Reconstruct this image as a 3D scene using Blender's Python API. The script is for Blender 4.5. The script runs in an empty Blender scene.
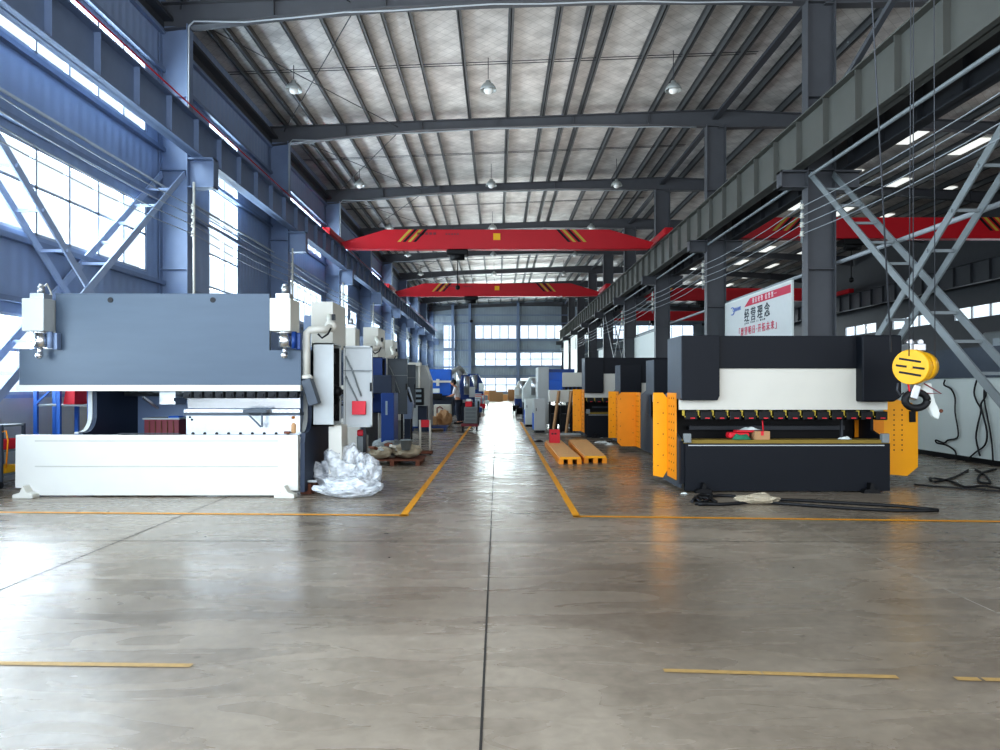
import bpy, bmesh, math, random
from mathutils import Vector, Matrix
random.seed(7)
C = bpy.context.scene.collection
F = 720.0; VX = 497.5; HY = 386.0; EYE = 1.5
K = 8/6
ORD = ['first','second','third','fourth','fifth','sixth','seventh','eighth','ninth','tenth','eleventh','twelfth','thirteenth','fourteenth','fifteenth','sixteenth','seventeenth','eighteenth']
def PX(px, Y): return (px-VX)*Y/F
def PZ(py, Y): return EYE+(HY-py)*Y/F
def P(px, py, Y): return Vector((PX(px,Y), Y, PZ(py,Y)))
def G(px, py):
    Y = EYE*F/(py-HY); return Vector((PX(px,Y), Y, 0))

# ---------------------------------------------------------------- materials
def lin(h):
    h = h.lstrip('#'); v = [int(h[i:i+2],16)/255 for i in (0,2,4)]
    return [x/12.92 if x<=.04045 else ((x+.055)/1.055)**2.4 for x in v]+[1]
MC = {}
def mat(name, col, rough=.5, metal=0, var=.12, scale=6, bump=0, emit=0, spec=None, stretch=None, coat=0):
    if name in MC: return MC[name]
    m = bpy.data.materials.new(name); m.use_nodes = True; nt = m.node_tree; N = nt.nodes; L = nt.links
    b = N['Principled BSDF']; c = lin(col)
    b.inputs['Roughness'].default_value = rough; b.inputs['Metallic'].default_value = metal
    if spec is not None: b.inputs['Specular IOR Level'].default_value = spec
    if coat: b.inputs['Coat Weight'].default_value = coat
    tc = N.new('ShaderNodeTexCoord'); mp = N.new('ShaderNodeMapping'); L.new(tc.outputs['Object'], mp.inputs['Vector'])
    if stretch: mp.inputs['Scale'].default_value = stretch
    n = N.new('ShaderNodeTexNoise'); n.inputs['Scale'].default_value = scale; n.inputs['Detail'].default_value = 4
    L.new(mp.outputs[0], n.inputs['Vector'])
    r = N.new('ShaderNodeMix'); r.data_type = 'RGBA'
    r.inputs[6].default_value = [x*(1-var) for x in c[:3]]+[1]; r.inputs[7].default_value = [min(1,x*(1+var)) for x in c[:3]]+[1]
    L.new(n.outputs['Fac'], r.inputs[0]); L.new(r.outputs[2], b.inputs['Base Color'])
    if bump:
        bp = N.new('ShaderNodeBump'); bp.inputs['Strength'].default_value = bump; bp.inputs['Distance'].default_value = .02
        L.new(n.outputs['Fac'], bp.inputs['Height']); L.new(bp.outputs[0], b.inputs['Normal'])
    if emit:
        L.new(r.outputs[2], b.inputs['Emission Color']); b.inputs['Emission Strength'].default_value = emit
    MC[name] = m; return m
def glass_mat():
    m = bpy.data.materials.new('window_glass'); m.use_nodes = True; nt = m.node_tree; N = nt.nodes; L = nt.links
    N.clear(); o = N.new('ShaderNodeOutputMaterial'); t = N.new('ShaderNodeBsdfTransparent'); g = N.new('ShaderNodeBsdfGlossy'); x = N.new('ShaderNodeMixShader')
    t.inputs[0].default_value = (.93,.97,.98,1); g.inputs['Roughness'].default_value = .05; x.inputs[0].default_value = .06
    L.new(t.outputs[0], x.inputs[1]); L.new(g.outputs[0], x.inputs[2]); L.new(x.outputs[0], o.inputs[0]); return m
GLASS = glass_mat()
def film_mat():
    m = bpy.data.materials.new('plastic_film'); m.use_nodes = True; nt = m.node_tree; N = nt.nodes; L = nt.links
    b = N['Principled BSDF']; o = N['Material Output']
    b.inputs['Base Color'].default_value = (.86,.89,.91,1); b.inputs['Roughness'].default_value = .22; b.inputs['Specular IOR Level'].default_value = .9
    t = N.new('ShaderNodeBsdfTransparent'); t.inputs[0].default_value = (.96,.97,.98,1)
    x = N.new('ShaderNodeMixShader'); n = N.new('ShaderNodeTexNoise'); n.inputs['Scale'].default_value = 5; n.inputs['Detail'].default_value = 6
    r = N.new('ShaderNodeMapRange'); r.inputs[1].default_value = .35; r.inputs[2].default_value = .65; r.inputs[3].default_value = .3; r.inputs[4].default_value = .8
    L.new(n.outputs['Fac'], r.inputs[0]); L.new(r.outputs[0], x.inputs[0]); L.new(t.outputs[0], x.inputs[1]); L.new(b.outputs[0], x.inputs[2]); L.new(x.outputs[0], o.inputs[0])
    n2 = N.new('ShaderNodeTexVoronoi'); n2.inputs['Scale'].default_value = 12; bp = N.new('ShaderNodeBump'); bp.inputs['Strength'].default_value = .8; bp.inputs['Distance'].default_value = .03
    L.new(n2.outputs['Distance'], bp.inputs['Height']); L.new(bp.outputs[0], b.inputs['Normal'])
    return m
def floor_mat():
    m = bpy.data.materials.new('polished_concrete'); m.use_nodes = True; nt = m.node_tree; N = nt.nodes; L = nt.links; b = N['Principled BSDF']
    tc = N.new('ShaderNodeTexCoord')
    def noise(s, d, dist=0, sc=(1,1,1)):
        mp = N.new('ShaderNodeMapping'); mp.inputs['Scale'].default_value = sc; L.new(tc.outputs['Object'], mp.inputs['Vector'])
        n = N.new('ShaderNodeTexNoise'); n.inputs['Scale'].default_value = s; n.inputs['Detail'].default_value = d; n.inputs['Distortion'].default_value = dist
        L.new(mp.outputs[0], n.inputs['Vector']); return n
    big = noise(.45, 6, .6); mid = noise(2.2, 8, 1.2, (.5,1.6,1)); fine = noise(14, 8, .5); 
    def ramp(n, a, b_, c0, c1):
        r = N.new('ShaderNodeValToRGB'); r.color_ramp.elements[0].position = a; r.color_ramp.elements[1].position = b_
        r.color_ramp.elements[0].color = c0; r.color_ramp.elements[1].color = c1; L.new(n.outputs['Fac'], r.inputs[0]); return r
    r1 = ramp(big, .35, .68, lin('#7d7265'), lin('#9b9082'))
    r2 = ramp(mid, .3, .72, (.82,.81,.79,1), (1.12,1.12,1.11,1))
    r3 = ramp(fine, .3, .7, (.88,.88,.87,1), (1.08,1.08,1.08,1))
    def mul(a, b_):
        x = N.new('ShaderNodeMix'); x.data_type = 'RGBA'; x.blend_type = 'MULTIPLY'; x.inputs[0].default_value = 1
        L.new(a, x.inputs[6]); L.new(b_, x.inputs[7]); return x.outputs[2]
    o = mul(mul(r1.outputs[0], r2.outputs[0]), r3.outputs[0])
    v = N.new('ShaderNodeTexNoise'); v.inputs['Scale'].default_value = 5; v.inputs['Detail'].default_value = 3; L.new(tc.outputs['Object'], v.inputs['Vector'])
    rs = ramp(v, .70, .76, (1,1,1,1), (.55,.54,.52,1)); o = mul(o, rs.outputs[0])
    L.new(o, b.inputs['Base Color'])
    rr = N.new('ShaderNodeMapRange'); rr.inputs[1].default_value = .3; rr.inputs[2].default_value = .7; rr.inputs[3].default_value = .2; rr.inputs[4].default_value = .34
    L.new(mid.outputs['Fac'], rr.inputs[0]); L.new(rr.outputs[0], b.inputs['Roughness'])
    b.inputs['Specular IOR Level'].default_value = .5
    bp = N.new('ShaderNodeBump'); bp.inputs['Strength'].default_value = .05; bp.inputs['Distance'].default_value = .01; L.new(fine.outputs['Fac'], bp.inputs['Height']); L.new(bp.outputs[0], b.inputs['Normal'])
    return m
def roof_mat():
    m = bpy.data.materials.new('quilted_roof_foil'); m.use_nodes = True; nt = m.node_tree; N = nt.nodes; L = nt.links; b = N['Principled BSDF']
    tc = N.new('ShaderNodeTexCoord'); mp = N.new('ShaderNodeMapping'); L.new(tc.outputs['Object'], mp.inputs['Vector']); mp.inputs['Rotation'].default_value = (0,0,math.radians(45)); mp.inputs['Scale'].default_value = (1,1,0)
    br = N.new('ShaderNodeTexBrick'); br.inputs['Scale'].default_value = 4; br.offset = 0; br.inputs['Mortar Size'].default_value = .035; br.inputs['Row Height'].default_value = 1; br.inputs['Brick Width'].default_value = 1
    br.inputs['Color1'].default_value = (1,1,1,1); br.inputs['Color2'].default_value = (.9,.9,.9,1); br.inputs['Mortar'].default_value = (.72,.72,.72,1); L.new(mp.outputs[0], br.inputs['Vector'])
    n = N.new('ShaderNodeTexNoise'); n.inputs['Scale'].default_value = 1.6; n.inputs['Detail'].default_value = 6; L.new(tc.outputs['Object'], n.inputs['Vector'])
    r = N.new('ShaderNodeValToRGB'); r.color_ramp.elements[0].position = .3; r.color_ramp.elements[1].position = .7; r.color_ramp.elements[0].color = lin('#b4b2af'); r.color_ramp.elements[1].color = lin('#e2e0dc'); L.new(n.outputs['Fac'], r.inputs[0])
    x = N.new('ShaderNodeMix'); x.data_type = 'RGBA'; x.blend_type = 'MULTIPLY'; x.inputs[0].default_value = 1; L.new(r.outputs[0], x.inputs[6]); L.new(br.outputs['Color'], x.inputs[7]); L.new(x.outputs[2], b.inputs['Base Color'])
    b.inputs['Roughness'].default_value = .45; b.inputs['Metallic'].default_value = .25
    bp = N.new('ShaderNodeBump'); bp.inputs['Strength'].default_value = .5; bp.inputs['Distance'].default_value = .04; L.new(n.outputs['Fac'], bp.inputs['Height']); L.new(bp.outputs[0], b.inputs['Normal'])
    return m
def corrugated(name, col, freq=22, rough=.5, lo=None):
    m = bpy.data.materials.new(name); m.use_nodes = True; nt = m.node_tree; N = nt.nodes; L = nt.links; b = N['Principled BSDF']
    tc = N.new('ShaderNodeTexCoord'); sp = N.new('ShaderNodeSeparateXYZ'); L.new(tc.outputs['Object'], sp.inputs[0])
    ad = N.new('ShaderNodeMath'); ad.operation = 'ADD'; L.new(sp.outputs[0], ad.inputs[0]); L.new(sp.outputs[1], ad.inputs[1])
    mu = N.new('ShaderNodeMath'); mu.operation = 'MULTIPLY'; mu.inputs[1].default_value = freq; L.new(ad.outputs[0], mu.inputs[0])
    si = N.new('ShaderNodeMath'); si.operation = 'SINE'; L.new(mu.outputs[0], si.inputs[0])
    n = N.new('ShaderNodeTexNoise'); n.inputs['Scale'].default_value = .8; n.inputs['Detail'].default_value = 4; L.new(tc.outputs['Object'], n.inputs['Vector'])
    c = lin(col); r = N.new('ShaderNodeMix'); r.data_type = 'RGBA'; r.inputs[6].default_value = [x*.8 for x in c[:3]]+[1]; r.inputs[7].default_value = [min(1,x*1.15) for x in c[:3]]+[1]
    L.new(n.outputs['Fac'], r.inputs[0]); L.new(r.outputs[2], b.inputs['Base Color']); b.inputs['Roughness'].default_value = rough
    bp = N.new('ShaderNodeBump'); bp.inputs['Strength'].default_value = .16; bp.inputs['Distance'].default_value = .03; L.new(si.outputs[0], bp.inputs['Height']); L.new(bp.outputs[0], b.inputs['Normal'])
    return m
FILM = film_mat()
M_floor = floor_mat(); M_roof = roof_mat()
M_clad = corrugated('hazed_blue_grey_cladding', '#8b9cb8'); M_cladb = corrugated('grey_cladding', '#8d98a0')  # left cladding paled: the blue haze at upper left is put into its colour
M_dado = mat('painted_render', '#b9bab8', .7, var=.08, scale=3)
M_steel = mat('grey_painted_steel', '#54565a', .5, .1, scale=3)
M_steelD = mat('dark_grey_steel', '#404348', .5, .1, scale=3)
M_steelL = mat('hazed_blue_grey_steel', '#77869f', .5, .1, scale=3)  # lightened so the haze over the left steel sits in the colour
M_brace = mat('pale_grey_steel', '#7f8688', .5, .1, scale=3)
M_girder = mat('olive_grey_steel', '#5f605b', .5, .1, scale=2)
M_purlin = mat('galvanised_purlin', '#585b5d', .45, .4, scale=3)
M_red = mat('crane_red', '#bf0f22', .4, var=.08, scale=2)
M_redd = mat('rail_red', '#a8202a', .5)
M_black = mat('black_paint', '#0d0e11', .5, var=.2, spec=.35)
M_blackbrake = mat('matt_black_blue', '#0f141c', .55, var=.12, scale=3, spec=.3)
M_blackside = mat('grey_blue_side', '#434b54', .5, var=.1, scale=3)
M_navy = mat('navy_paint', '#1d2a3e', .5, var=.1, scale=3)
M_slide = mat('blue_grey_satin', '#43505e', .42, .1, var=.12, scale=3, stretch=(.4,1,3))
M_white = mat('machine_white', '#cfcec6', .45, var=.04, scale=3)
M_cream = mat('warm_white_paint', '#cdcbc0', .5, var=.04, scale=3)
M_grey = mat('light_grey_enamel', '#b4b8b6', .5, var=.06)
M_greyd = mat('mid_grey_enamel', '#7e8484', .5, var=.08)
M_lines = mat('groove_grey', '#b5b4aa', .6)
M_chrome = mat('polished_steel', '#d6d8da', .18, .95, var=.06)
M_tool = mat('ground_steel', '#b9bcbe', .28, .85, var=.1, scale=20)
M_yellow = mat('machine_yellow', '#f5a909', .42, var=.07, scale=4)
M_orange = mat('deep_orange_yellow', '#e8900c', .5, var=.12, scale=5)
M_clip = mat('yellow_clip', '#b9a43c', .5)
M_wood = mat('yellow_plank', '#85702c', .7, var=.3, scale=12, stretch=(.3,4,4))
M_ply = mat('pale_plywood', '#f0b97c', .5, var=.18, scale=10, stretch=(4,.4,4))
M_card = mat('cardboard', '#b08a63', .8, var=.12, scale=8)
M_sack = mat('sackcloth', '#a99f8a', .9, var=.35, scale=9, bump=.8)
M_rubber = mat('black_rubber', '#101114', .6)
M_cable = mat('cable_grey', '#9aa0a4', .5)
M_blue = mat('bright_blue', '#0a5fc0', .4, var=.1)
M_blued = mat('deep_blue', '#123a78', .45, var=.15)
M_shelf = mat('shelf_blue', '#2f62ae', .5)
M_maroon = mat('maroon_paint', '#7a3038', .55, var=.15)
M_redp = mat('red_plastic', '#d32032', .5)
M_green = mat('green_cloth', '#2f7a5c', .8)
M_rust = mat('rusty_brown', '#6a3f2c', .8, var=.3, scale=12)
M_tape = mat('yellow_floor_paint', '#e09a10', .5, var=.18, scale=9)
M_tapew = mat('worn_floor_paint', '#a98b58', .6, var=.3, scale=25)
M_joint = mat('joint_black', '#302c28', .9)
M_jointL = mat('joint_pale', '#a8a296', .9)
M_hoist = mat('hoist_yellow', '#eeb414', .45, var=.08)
M_skin = mat('skin', '#b98468', .6); M_shirt = mat('pale_grey_shirt', '#c5c0c0', .8, var=.06); M_trou = mat('dark_trousers', '#1d2433', .8); M_hair = mat('black_hair', '#121114', .6)
M_lamp = mat('enamel_shade', '#9fa4a2', .4, .2); M_bulb = mat('lamp_glass', '#e8e8e4', .3)
M_text = mat('dark_lettering', '#3a4148', .6); M_textr = mat('red_lettering', '#d05068', .6); M_textw = mat('white_lettering', '#f4eef0', .6); M_textb = mat('blue_lettering', '#6f86c8', .6); M_banner = mat('banner_white', '#d3d7d6', .6, var=.03); M_bred = mat('banner_red', '#c8284a', .55)
M_board = mat('white_board', '#dfe6e2', .6, var=.04)
M_rwall = mat('white_dado', '#c6cdc9', .65, var=.06, scale=2)
M_sky = mat('skylight_panel', '#eef2ee', .6, emit=.8, var=.05)
M_screen = mat('screen_grey', '#8f9ca4', .3)
M_green2 = mat('leaf_green', '#b9cfa4', .9, var=.3, scale=1.5)

# ---------------------------------------------------------------- mesh builder
class MB:
    def __init__(s): s.bm = bmesh.new(); s.m = 0
    def _f(s, vs, smooth=False):
        try: f = s.bm.faces.new(vs)
        except ValueError: return
        f.material_index = s.m; f.smooth = smooth
    def box(s, x0,x1,y0,y1,z0,z1, bev=0, rot=None):
        if x0>x1: x0,x1=x1,x0
        if y0>y1: y0,y1=y1,y0
        if z0>z1: z0,z1=z1,z0
        co = [(x,y,z) for x in (x0,x1) for y in (y0,y1) for z in (z0,z1)]
        if rot is not None:
            c = Vector(((x0+x1)/2,(y0+y1)/2,(z0+z1)/2)); co = [c+rot@(Vector(p)-c) for p in co]
        v = [s.bm.verts.new(p) for p in co]; fs = []
        n0 = len(s.bm.faces)
        for q in ((0,1,3,2),(4,6,7,5),(0,4,5,1),(2,3,7,6),(0,2,6,4),(1,5,7,3)): 
            f = s.bm.faces.new([v[i] for i in q]); f.material_index = s.m; fs.append(f)
        if bev:
            es = list({e for f in fs for e in f.edges}); bmesh.ops.bevel(s.bm, geom=es, offset=bev, segments=2, affect='EDGES', profile=.5)
        return s
    def bar(s, p, q, w, h=None, up=(0,0,1)):
        p = Vector(p); q = Vector(q); h = h or w; d = (q-p).normalized(); u = Vector(up)
        if abs(d.dot(u)) > .99: u = Vector((0,1,0))
        a = d.cross(u).normalized(); b = a.cross(d)
        v = [s.bm.verts.new(o+a*i*w/2+b*j*h/2) for o in (p,q) for i,j in ((-1,-1),(1,-1),(1,1),(-1,1))]
        for f in ((3,2,1,0),(4,5,6,7),(0,1,5,4),(1,2,6,5),(2,3,7,6),(3,0,4,7)): s._f([v[i] for i in f])
        return s
    def cyl(s, p, q, r, r2=None, n=14, cap=True, smooth=True):
        p = Vector(p); q = Vector(q); r2 = r if r2 is None else r2; d = (q-p).normalized(); u = Vector((0,0,1)) if abs(d.z)<.9 else Vector((1,0,0))
        a = d.cross(u).normalized(); b = d.cross(a)
        A = [s.bm.verts.new(p+(a*math.cos(t)+b*math.sin(t))*r) for t in [2*math.pi*i/n for i in range(n)]]
        B = [s.bm.verts.new(q+(a*math.cos(t)+b*math.sin(t))*r2) for t in [2*math.pi*i/n for i in range(n)]]
        for i in range(n): s._f([A[i],A[(i+1)%n],B[(i+1)%n],B[i]], smooth)
        if cap: s._f(A[::-1]); s._f(B)
        return s
    def tube(s, pts, r, n=8):
        pts = [Vector(p) for p in pts]; rings = []; pa = None
        for i,p in enumerate(pts):
            d = (pts[min(i+1,len(pts)-1)]-pts[max(i-1,0)])
            if d.length < 1e-9: d = Vector((0,0,1))
            d.normalize()
            if pa is None:
                u = Vector((0,0,1)) if abs(d.z)<.9 else Vector((1,0,0)); a = d.cross(u).normalized()
            else: a = (pa - d*pa.dot(d)).normalized()
            pa = a; b = d.cross(a)
            rings.append([s.bm.verts.new(p+(a*math.cos(t)+b*math.sin(t))*r) for t in [2*math.pi*k/n for k in range(n)]])
        for A,B in zip(rings, rings[1:]):
            for k in range(n): s._f([A[k],A[(k+1)%n],B[(k+1)%n],B[k]], True)
        s._f(rings[0][::-1]); s._f(rings[-1]); return s
    def prism(s, poly, ax, a, b):
        def mk(u,v,t): return {'x':(t,u,v),'y':(u,t,v),'z':(u,v,t)}[ax]
        A = [s.bm.verts.new(mk(u,v,a)) for u,v in poly]; B = [s.bm.verts.new(mk(u,v,b)) for u,v in poly]
        n = len(poly); s._f(A[::-1]); s._f(B)
        for i in range(n): s._f([A[i],A[(i+1)%n],B[(i+1)%n],B[i]])
        return s
    def sphere(s, c, r, sc=(1,1,1), n=14):
        bmesh_ret = bmesh.ops.create_uvsphere(s.bm, u_segments=n, v_segments=max(6,n//2+1), radius=r)
        for v in bmesh_ret['verts']: v.co = Vector(c)+Vector((v.co.x*sc[0],v.co.y*sc[1],v.co.z*sc[2]))
        for v in bmesh_ret['verts']:
            for f in v.link_faces: f.material_index = s.m; f.smooth = True
        return s
    def lathe(s, c, prof, n=20, ax='z'):
        rings = []
        for r,z in prof:
            ring = []
            for k in range(n):
                t = 2*math.pi*k/n; a,b = r*math.cos(t), r*math.sin(t)
                ring.append(s.bm.verts.new(Vector(c)+Vector({'z':(a,b,z),'y':(a,z,b),'x':(z,a,b)}[ax])))
            rings.append(ring)
        for A,B in zip(rings, rings[1:]):
            for k in range(n): s._f([A[k],A[(k+1)%n],B[(k+1)%n],B[k]], True)
        s._f(rings[0][::-1]); s._f(rings[-1]); return s
    def build(s, name, m, parent=None, loc=None, bevel=0):
        """vertices are world space; the object is linked under parent with its origin there"""
        me = bpy.data.meshes.new(name)
        bmesh.ops.recalc_face_normals(s.bm, faces=s.bm.faces)
        if parent is not None: base = wloc(parent)
        elif loc is not None: base = Vector(loc)
        else:
            xs = [v.co for v in s.bm.verts]; base = Vector(((min(v.x for v in xs)+max(v.x for v in xs))/2, (min(v.y for v in xs)+max(v.y for v in xs))/2, min(v.z for v in xs)))
        for v in s.bm.verts: v.co -= base
        s.bm.to_mesh(me); s.bm.free()
        for x in (m if isinstance(m,(list,tuple)) else [m]): me.materials.append(x)
        o = bpy.data.objects.new(name, me); C.objects.link(o)
        if parent is not None: o.parent = parent
        else: o.location = base
        if bevel:
            b = o.modifiers.new('bevel','BEVEL'); b.width = bevel; b.segments = 2; b.limit_method = 'ANGLE'
        return o
def wloc(o):
    v = Vector((0,0,0))
    while o is not None: v += o.location; o = o.parent
    return v
def tag(o, label, cat, group=None):
    o['label'] = label; o['category'] = cat
    if group: o['group'] = group
    return o
def thing(name, label, cat, loc=(0,0,0), group=None):
    o = bpy.data.objects.new(name, None); C.objects.link(o); o.location = loc; o.empty_display_size = .1
    return tag(o, label, cat, group)
def struct(o):
    o['kind'] = 'structure'; return o
def kids(o): return [c for c in bpy.data.objects if c.parent == o]
def copy_tree(o, parent=None):
    c = o.copy(); C.objects.link(c); c.parent = parent
    for ch in kids(o): copy_tree(ch, c)
    return c
def B(x0,x1,y0,y1,z0,z1,bev=0): return MB().box(x0,x1,y0,y1,z0,z1,bev)
def text(s, size, m, name, parent, origin, xdir, zdir, ext=.004, squash=1, spc=1, fat=0):
    cu = bpy.data.curves.new(name,'FONT'); cu.body = s; cu.size = size; cu.extrude = ext; cu.resolution_u = 3; cu.space_character = spc; cu.offset = fat
    t = bpy.data.objects.new(name+'_src', cu); C.objects.link(t)
    bpy.context.view_layer.update()
    dg = bpy.context.evaluated_depsgraph_get(); me = bpy.data.meshes.new_from_object(t.evaluated_get(dg))
    bpy.data.objects.remove(t)
    X = Vector(xdir).normalized(); Z = Vector(zdir).normalized(); N_ = X.cross(Z)*1.0
    o0 = Vector(origin)-wloc(parent)
    for v in me.vertices: v.co = o0 + X*v.co.x*squash + Z*v.co.y + N_*v.co.z
    me.materials.clear(); me.materials.append(m)
    o = bpy.data.objects.new(name, me); C.objects.link(o); o.parent = parent; return o

# ================================================================= SETTING
COLY = [(2.1+n)*8 for n in range(-1,9)]       # 8.8 ... 72.8
YB = 80.8; Y0 = -3.0; XL = -7.85; XR = 24.2; XC = 7.5
def roofz(x):                                  # underside of the roof skin
    if x <= XC: return 10.62+(x+7.85)*(11.22-10.62)/15.35
    return 11.22-(x-XC)*.045
def hz(h): return EYE+(h-EYE)*K

struct(B(XL-.3, XR+.3, Y0, YB+.3, -.2, 0).build('floor', M_floor))
mb = MB(); mb.prism([(XL-.3,roofz(XL)),(XC,roofz(XC)),(XR+.3,roofz(XR)),(XR+.3,roofz(XR)+.12),(XC,roofz(XC)+.12),(XL-.3,roofz(XL)+.12)],'y',Y0,YB+.3)
struct(mb.build('ceiling', M_roof))
def cells(u0,u1,v0,v1,holes):
    us = sorted({u0,u1,*[h[0] for h in holes],*[h[1] for h in holes]}); vs = sorted({v0,v1,*[h[2] for h in holes],*[h[3] for h in holes]})
    for a,b in zip(us,us[1:]):
        run = None
        for c,d in zip(vs,vs[1:]):
            cu,cv = (a+b)/2,(c+d)/2
            if any(h[0]<cu<h[1] and h[2]<cv<h[3] for h in holes):
                if run: yield a,b,run[0],run[1]; run=None
            else: run = (run[0],d) if run else (c,d)
        if run: yield a,b,run[0],run[1]
# left wall windows
Lw = []   # y0,y1,z0,z1,cols,rows
for i in range(0, 10):
    a = COLY[0]-8+8*i if i else Y0+.5; b = COLY[i] if i else COLY[0]
    a = COLY[i-1] if i else Y0
    b = COLY[i]
    if i == 9: pass
    if i % 2 == 1 or i == 0:
        y0, y1 = a+.6, b-.7
        Lw += [(y0,y1,1.36,2.68,7,2),(y0,y1,4.05,5.57,7,2),(y0,y1,7.15,8.72,7,1)]
    else:
        Lw += [(a+2.8,a+5.0,2.4,8.72,2,7)]
        if i>2: Lw += [(a+.6,a+2.2,4.05,5.57,2,2),(a+5.6,b-.7,4.05,5.57,2,2)]
mb = MB()
for a,b,c,d in cells(Y0,YB,1.3,roofz(XL),[w[:4] for w in Lw]): mb.box(XL-.15,XL,a,b,c,d)
struct(mb.build('wall_left', M_clad))
struct(B(XL-.2,XL+.06,Y0,YB,0,1.3).build('wall_left_dado', M_dado))
wn = 0
M_wframe = mat('bloom_pale_frame','#a9b3c2',.5)  # bloom from the bright windows put into the frame colour
def window_x(x, w, side, m=M_wframe):
    global wn; wn += 1
    y0,y1,z0,z1,nc,nr = w; mb = MB(); t=.05
    fr = lambda a,b,c,d: mb.box(x-.05,x+.05,a,b,c,d)
    fr(y0,y1,z0,z0+t); fr(y0,y1,z1-t,z1); fr(y0,y0+t,z0,z1); fr(y1-t,y1,z0,z1)
    for k in range(1,nc): yy = y0+(y1-y0)*k/nc; fr(yy-.025,yy+.025,z0,z1)
    for k in range(1,nr): zz = z0+(z1-z0)*(k/nr if nr>2 else .55); fr(y0,y1,zz-.025,zz+.025)
    o = struct(mb.build('window_%d'%wn, m))
    B(x-.008,x+.008,y0+t,y1-t,z0+t,z1-t).build('pane', GLASS, o)
    return o
def area(loc, rot, sx, sy, power, col=(1,1,1)):
    l = bpy.data.lights.new('daylight_or_fill','AREA'); l.shape = 'RECTANGLE'; l.size = sx; l.size_y = sy; l.energy = power; l.color = col
    o = bpy.data.objects.new('daylight_or_fill', l); C.objects.link(o); o.location = loc; o.rotation_euler = rot; return o
SUN = 48.0
for w in Lw:
    window_x(XL-.06, w, -1)
    y0,y1,z0,z1 = w[:4]
    area((XL-.35,(y0+y1)/2,(z0+z1)/2), (0,math.radians(-90),0), (z1-z0)+.1, (y1-y0)+.1, SUN*(y1-y0)*(z1-z0)*(1.0 if y0<30 else .8), (.86,.93,1))
# back wall
Bw = [(-2.55,2.15,6.75,8.35,5,1),(2.5,7.4,6.75,8.35,5,1),(-2.55,2.15,3.74,5.3,4,2),(2.5,7.4,3.74,5.3,4,2),(-2.55,2.15,.8,2.45,4,2),(2.5,7.4,.8,2.45,4,2),
      (-6.1,-4.75,5.7,8.35,2,1),(-6.1,-4.75,2.6,5.5,2,3),(9.5,22,6.75,8.35,10,1)]
mb = MB()
for a,b,c,d in cells(XL,XR,0,11.3,[w[:4] for w in Bw]): mb.box(a,b,YB,YB+.15,c,d)
struct(mb.build('wall_back', M_cladb))
for w in Bw:
    x0,x1,z0,z1,nc,nr = w; wn += 1; mb = MB(); t=.07; fr = lambda a,b,c,d: mb.box(a,b,YB-.04,YB+.06,c,d)
    fr(x0,x1,z0,z0+t); fr(x0,x1,z1-t,z1); fr(x0,x0+t,z0,z1); fr(x1-t,x1,z0,z1)
    for k in range(1,nc): xx=x0+(x1-x0)*k/nc; fr(xx-.04,xx+.04,z0,z1)
    for k in range(1,nr): zz=z0+(z1-z0)*k/nr; fr(x0,x1,zz-.04,zz+.04)
    o = struct(mb.build('window_%d'%wn, M_steelL)); B(x0+t,x1-t,YB+.005,YB+.02,z0+t,z1-t).build('pane', GLASS, o)
    area(((x0+x1)/2,YB+.5,(z0+z1)/2),(math.radians(-90),0,0),x1-x0+.1,z1-z0+.1,46*(x1-x0)*(z1-z0), (.93,1,.9) if 3<z0<5 else (.95,.98,1))
mb = MB()                                       # girts on the back wall
for z in (2.6,3.6,5.45,6.6,8.5,9.4): mb.box(XL,XR,YB-.12,YB-.02,z,z+.1)
struct(mb.build('trim_back_girts', M_steelL))
mb = MB()
for z in (2.85,3.85,5.75,6.95,8.8,9.7): mb.box(XL+.01,XL+.12,Y0,YB,z,z+.09)
struct(mb.build('trim_left_girts', M_steelL))
for x in (-5.0,-3.1,2.3):                        # wind posts
    tag(B(x-.14,x+.14,YB-.45,YB-.13,0,roofz(x)-.05).build('wind_post', M_steelL), {-5.0:'slim grey post on the back wall, leftmost of three',-3.1:'slim grey post on the back wall just left of the tall windows',2.3:'slim grey post on the back wall between the two window banks'}[x],'steel post','wind posts on the back wall')
# right far wall with windows
Rw = [(Y0+1+6*i, Y0+5.2+6*i, 4.9,5.6,3,1) for i in range(14)]
mb = MB()
for a,b,c,d in cells(Y0,YB,0,roofz(XR),[w[:4] for w in Rw]): mb.box(XR,XR+.15,a,b,c,d)
struct(mb.build('wall_right', M_steelD))
for w in Rw:
    window_x(XR+.06, w, 1, M_steelD); y0,y1,z0,z1=w[:4]
    area((XR+.3,(y0+y1)/2,(z0+z1)/2),(0,math.radians(90),0),z1-z0+.1,y1-y0+.1,24*(y1-y0)*(z1-z0),(.95,.97,1))
# white dado partition in the next hall
PXX = 9.35
struct(B(PXX,PXX+.18,9.0,40,0,1.66).build('wall_partition', M_rwall))
struct(B(PXX-.02,PXX+.0,9.0,40,0,.1).build('baseboard_partition', M_black))
beam = thing('enclosed_steel_beam','dark blue-grey box beam lying along the top of the white partition wall','beam',(PXX+.1,24,1.66))
B(PXX-.05,PXX+.25,9.0,40,1.66,2.25).build('box_section', mat('slate_paint','#3b4450',.5), beam)
mb = MB()
for y in range(10,40,3): mb.cyl((PXX-.07,y+.4,2.0),(PXX-.04,y+.4,2.0),.09,n=12)
mb.build('boss_plate', M_steelD, beam)
# skylights in the second hall
for j,(x0) in enumerate((12.4,15.0,17.6,20.2)):
    for i in range(9):
        y0 = 25+i*5.2+j*.9; wn += 1
        mb = MB(); z = roofz(x0+.4)-.03
        mb.box(x0,x0+.85,y0,y0+1.9,z-.01,z)
        struct(mb.build('window_%d'%wn, M_sky))
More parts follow.
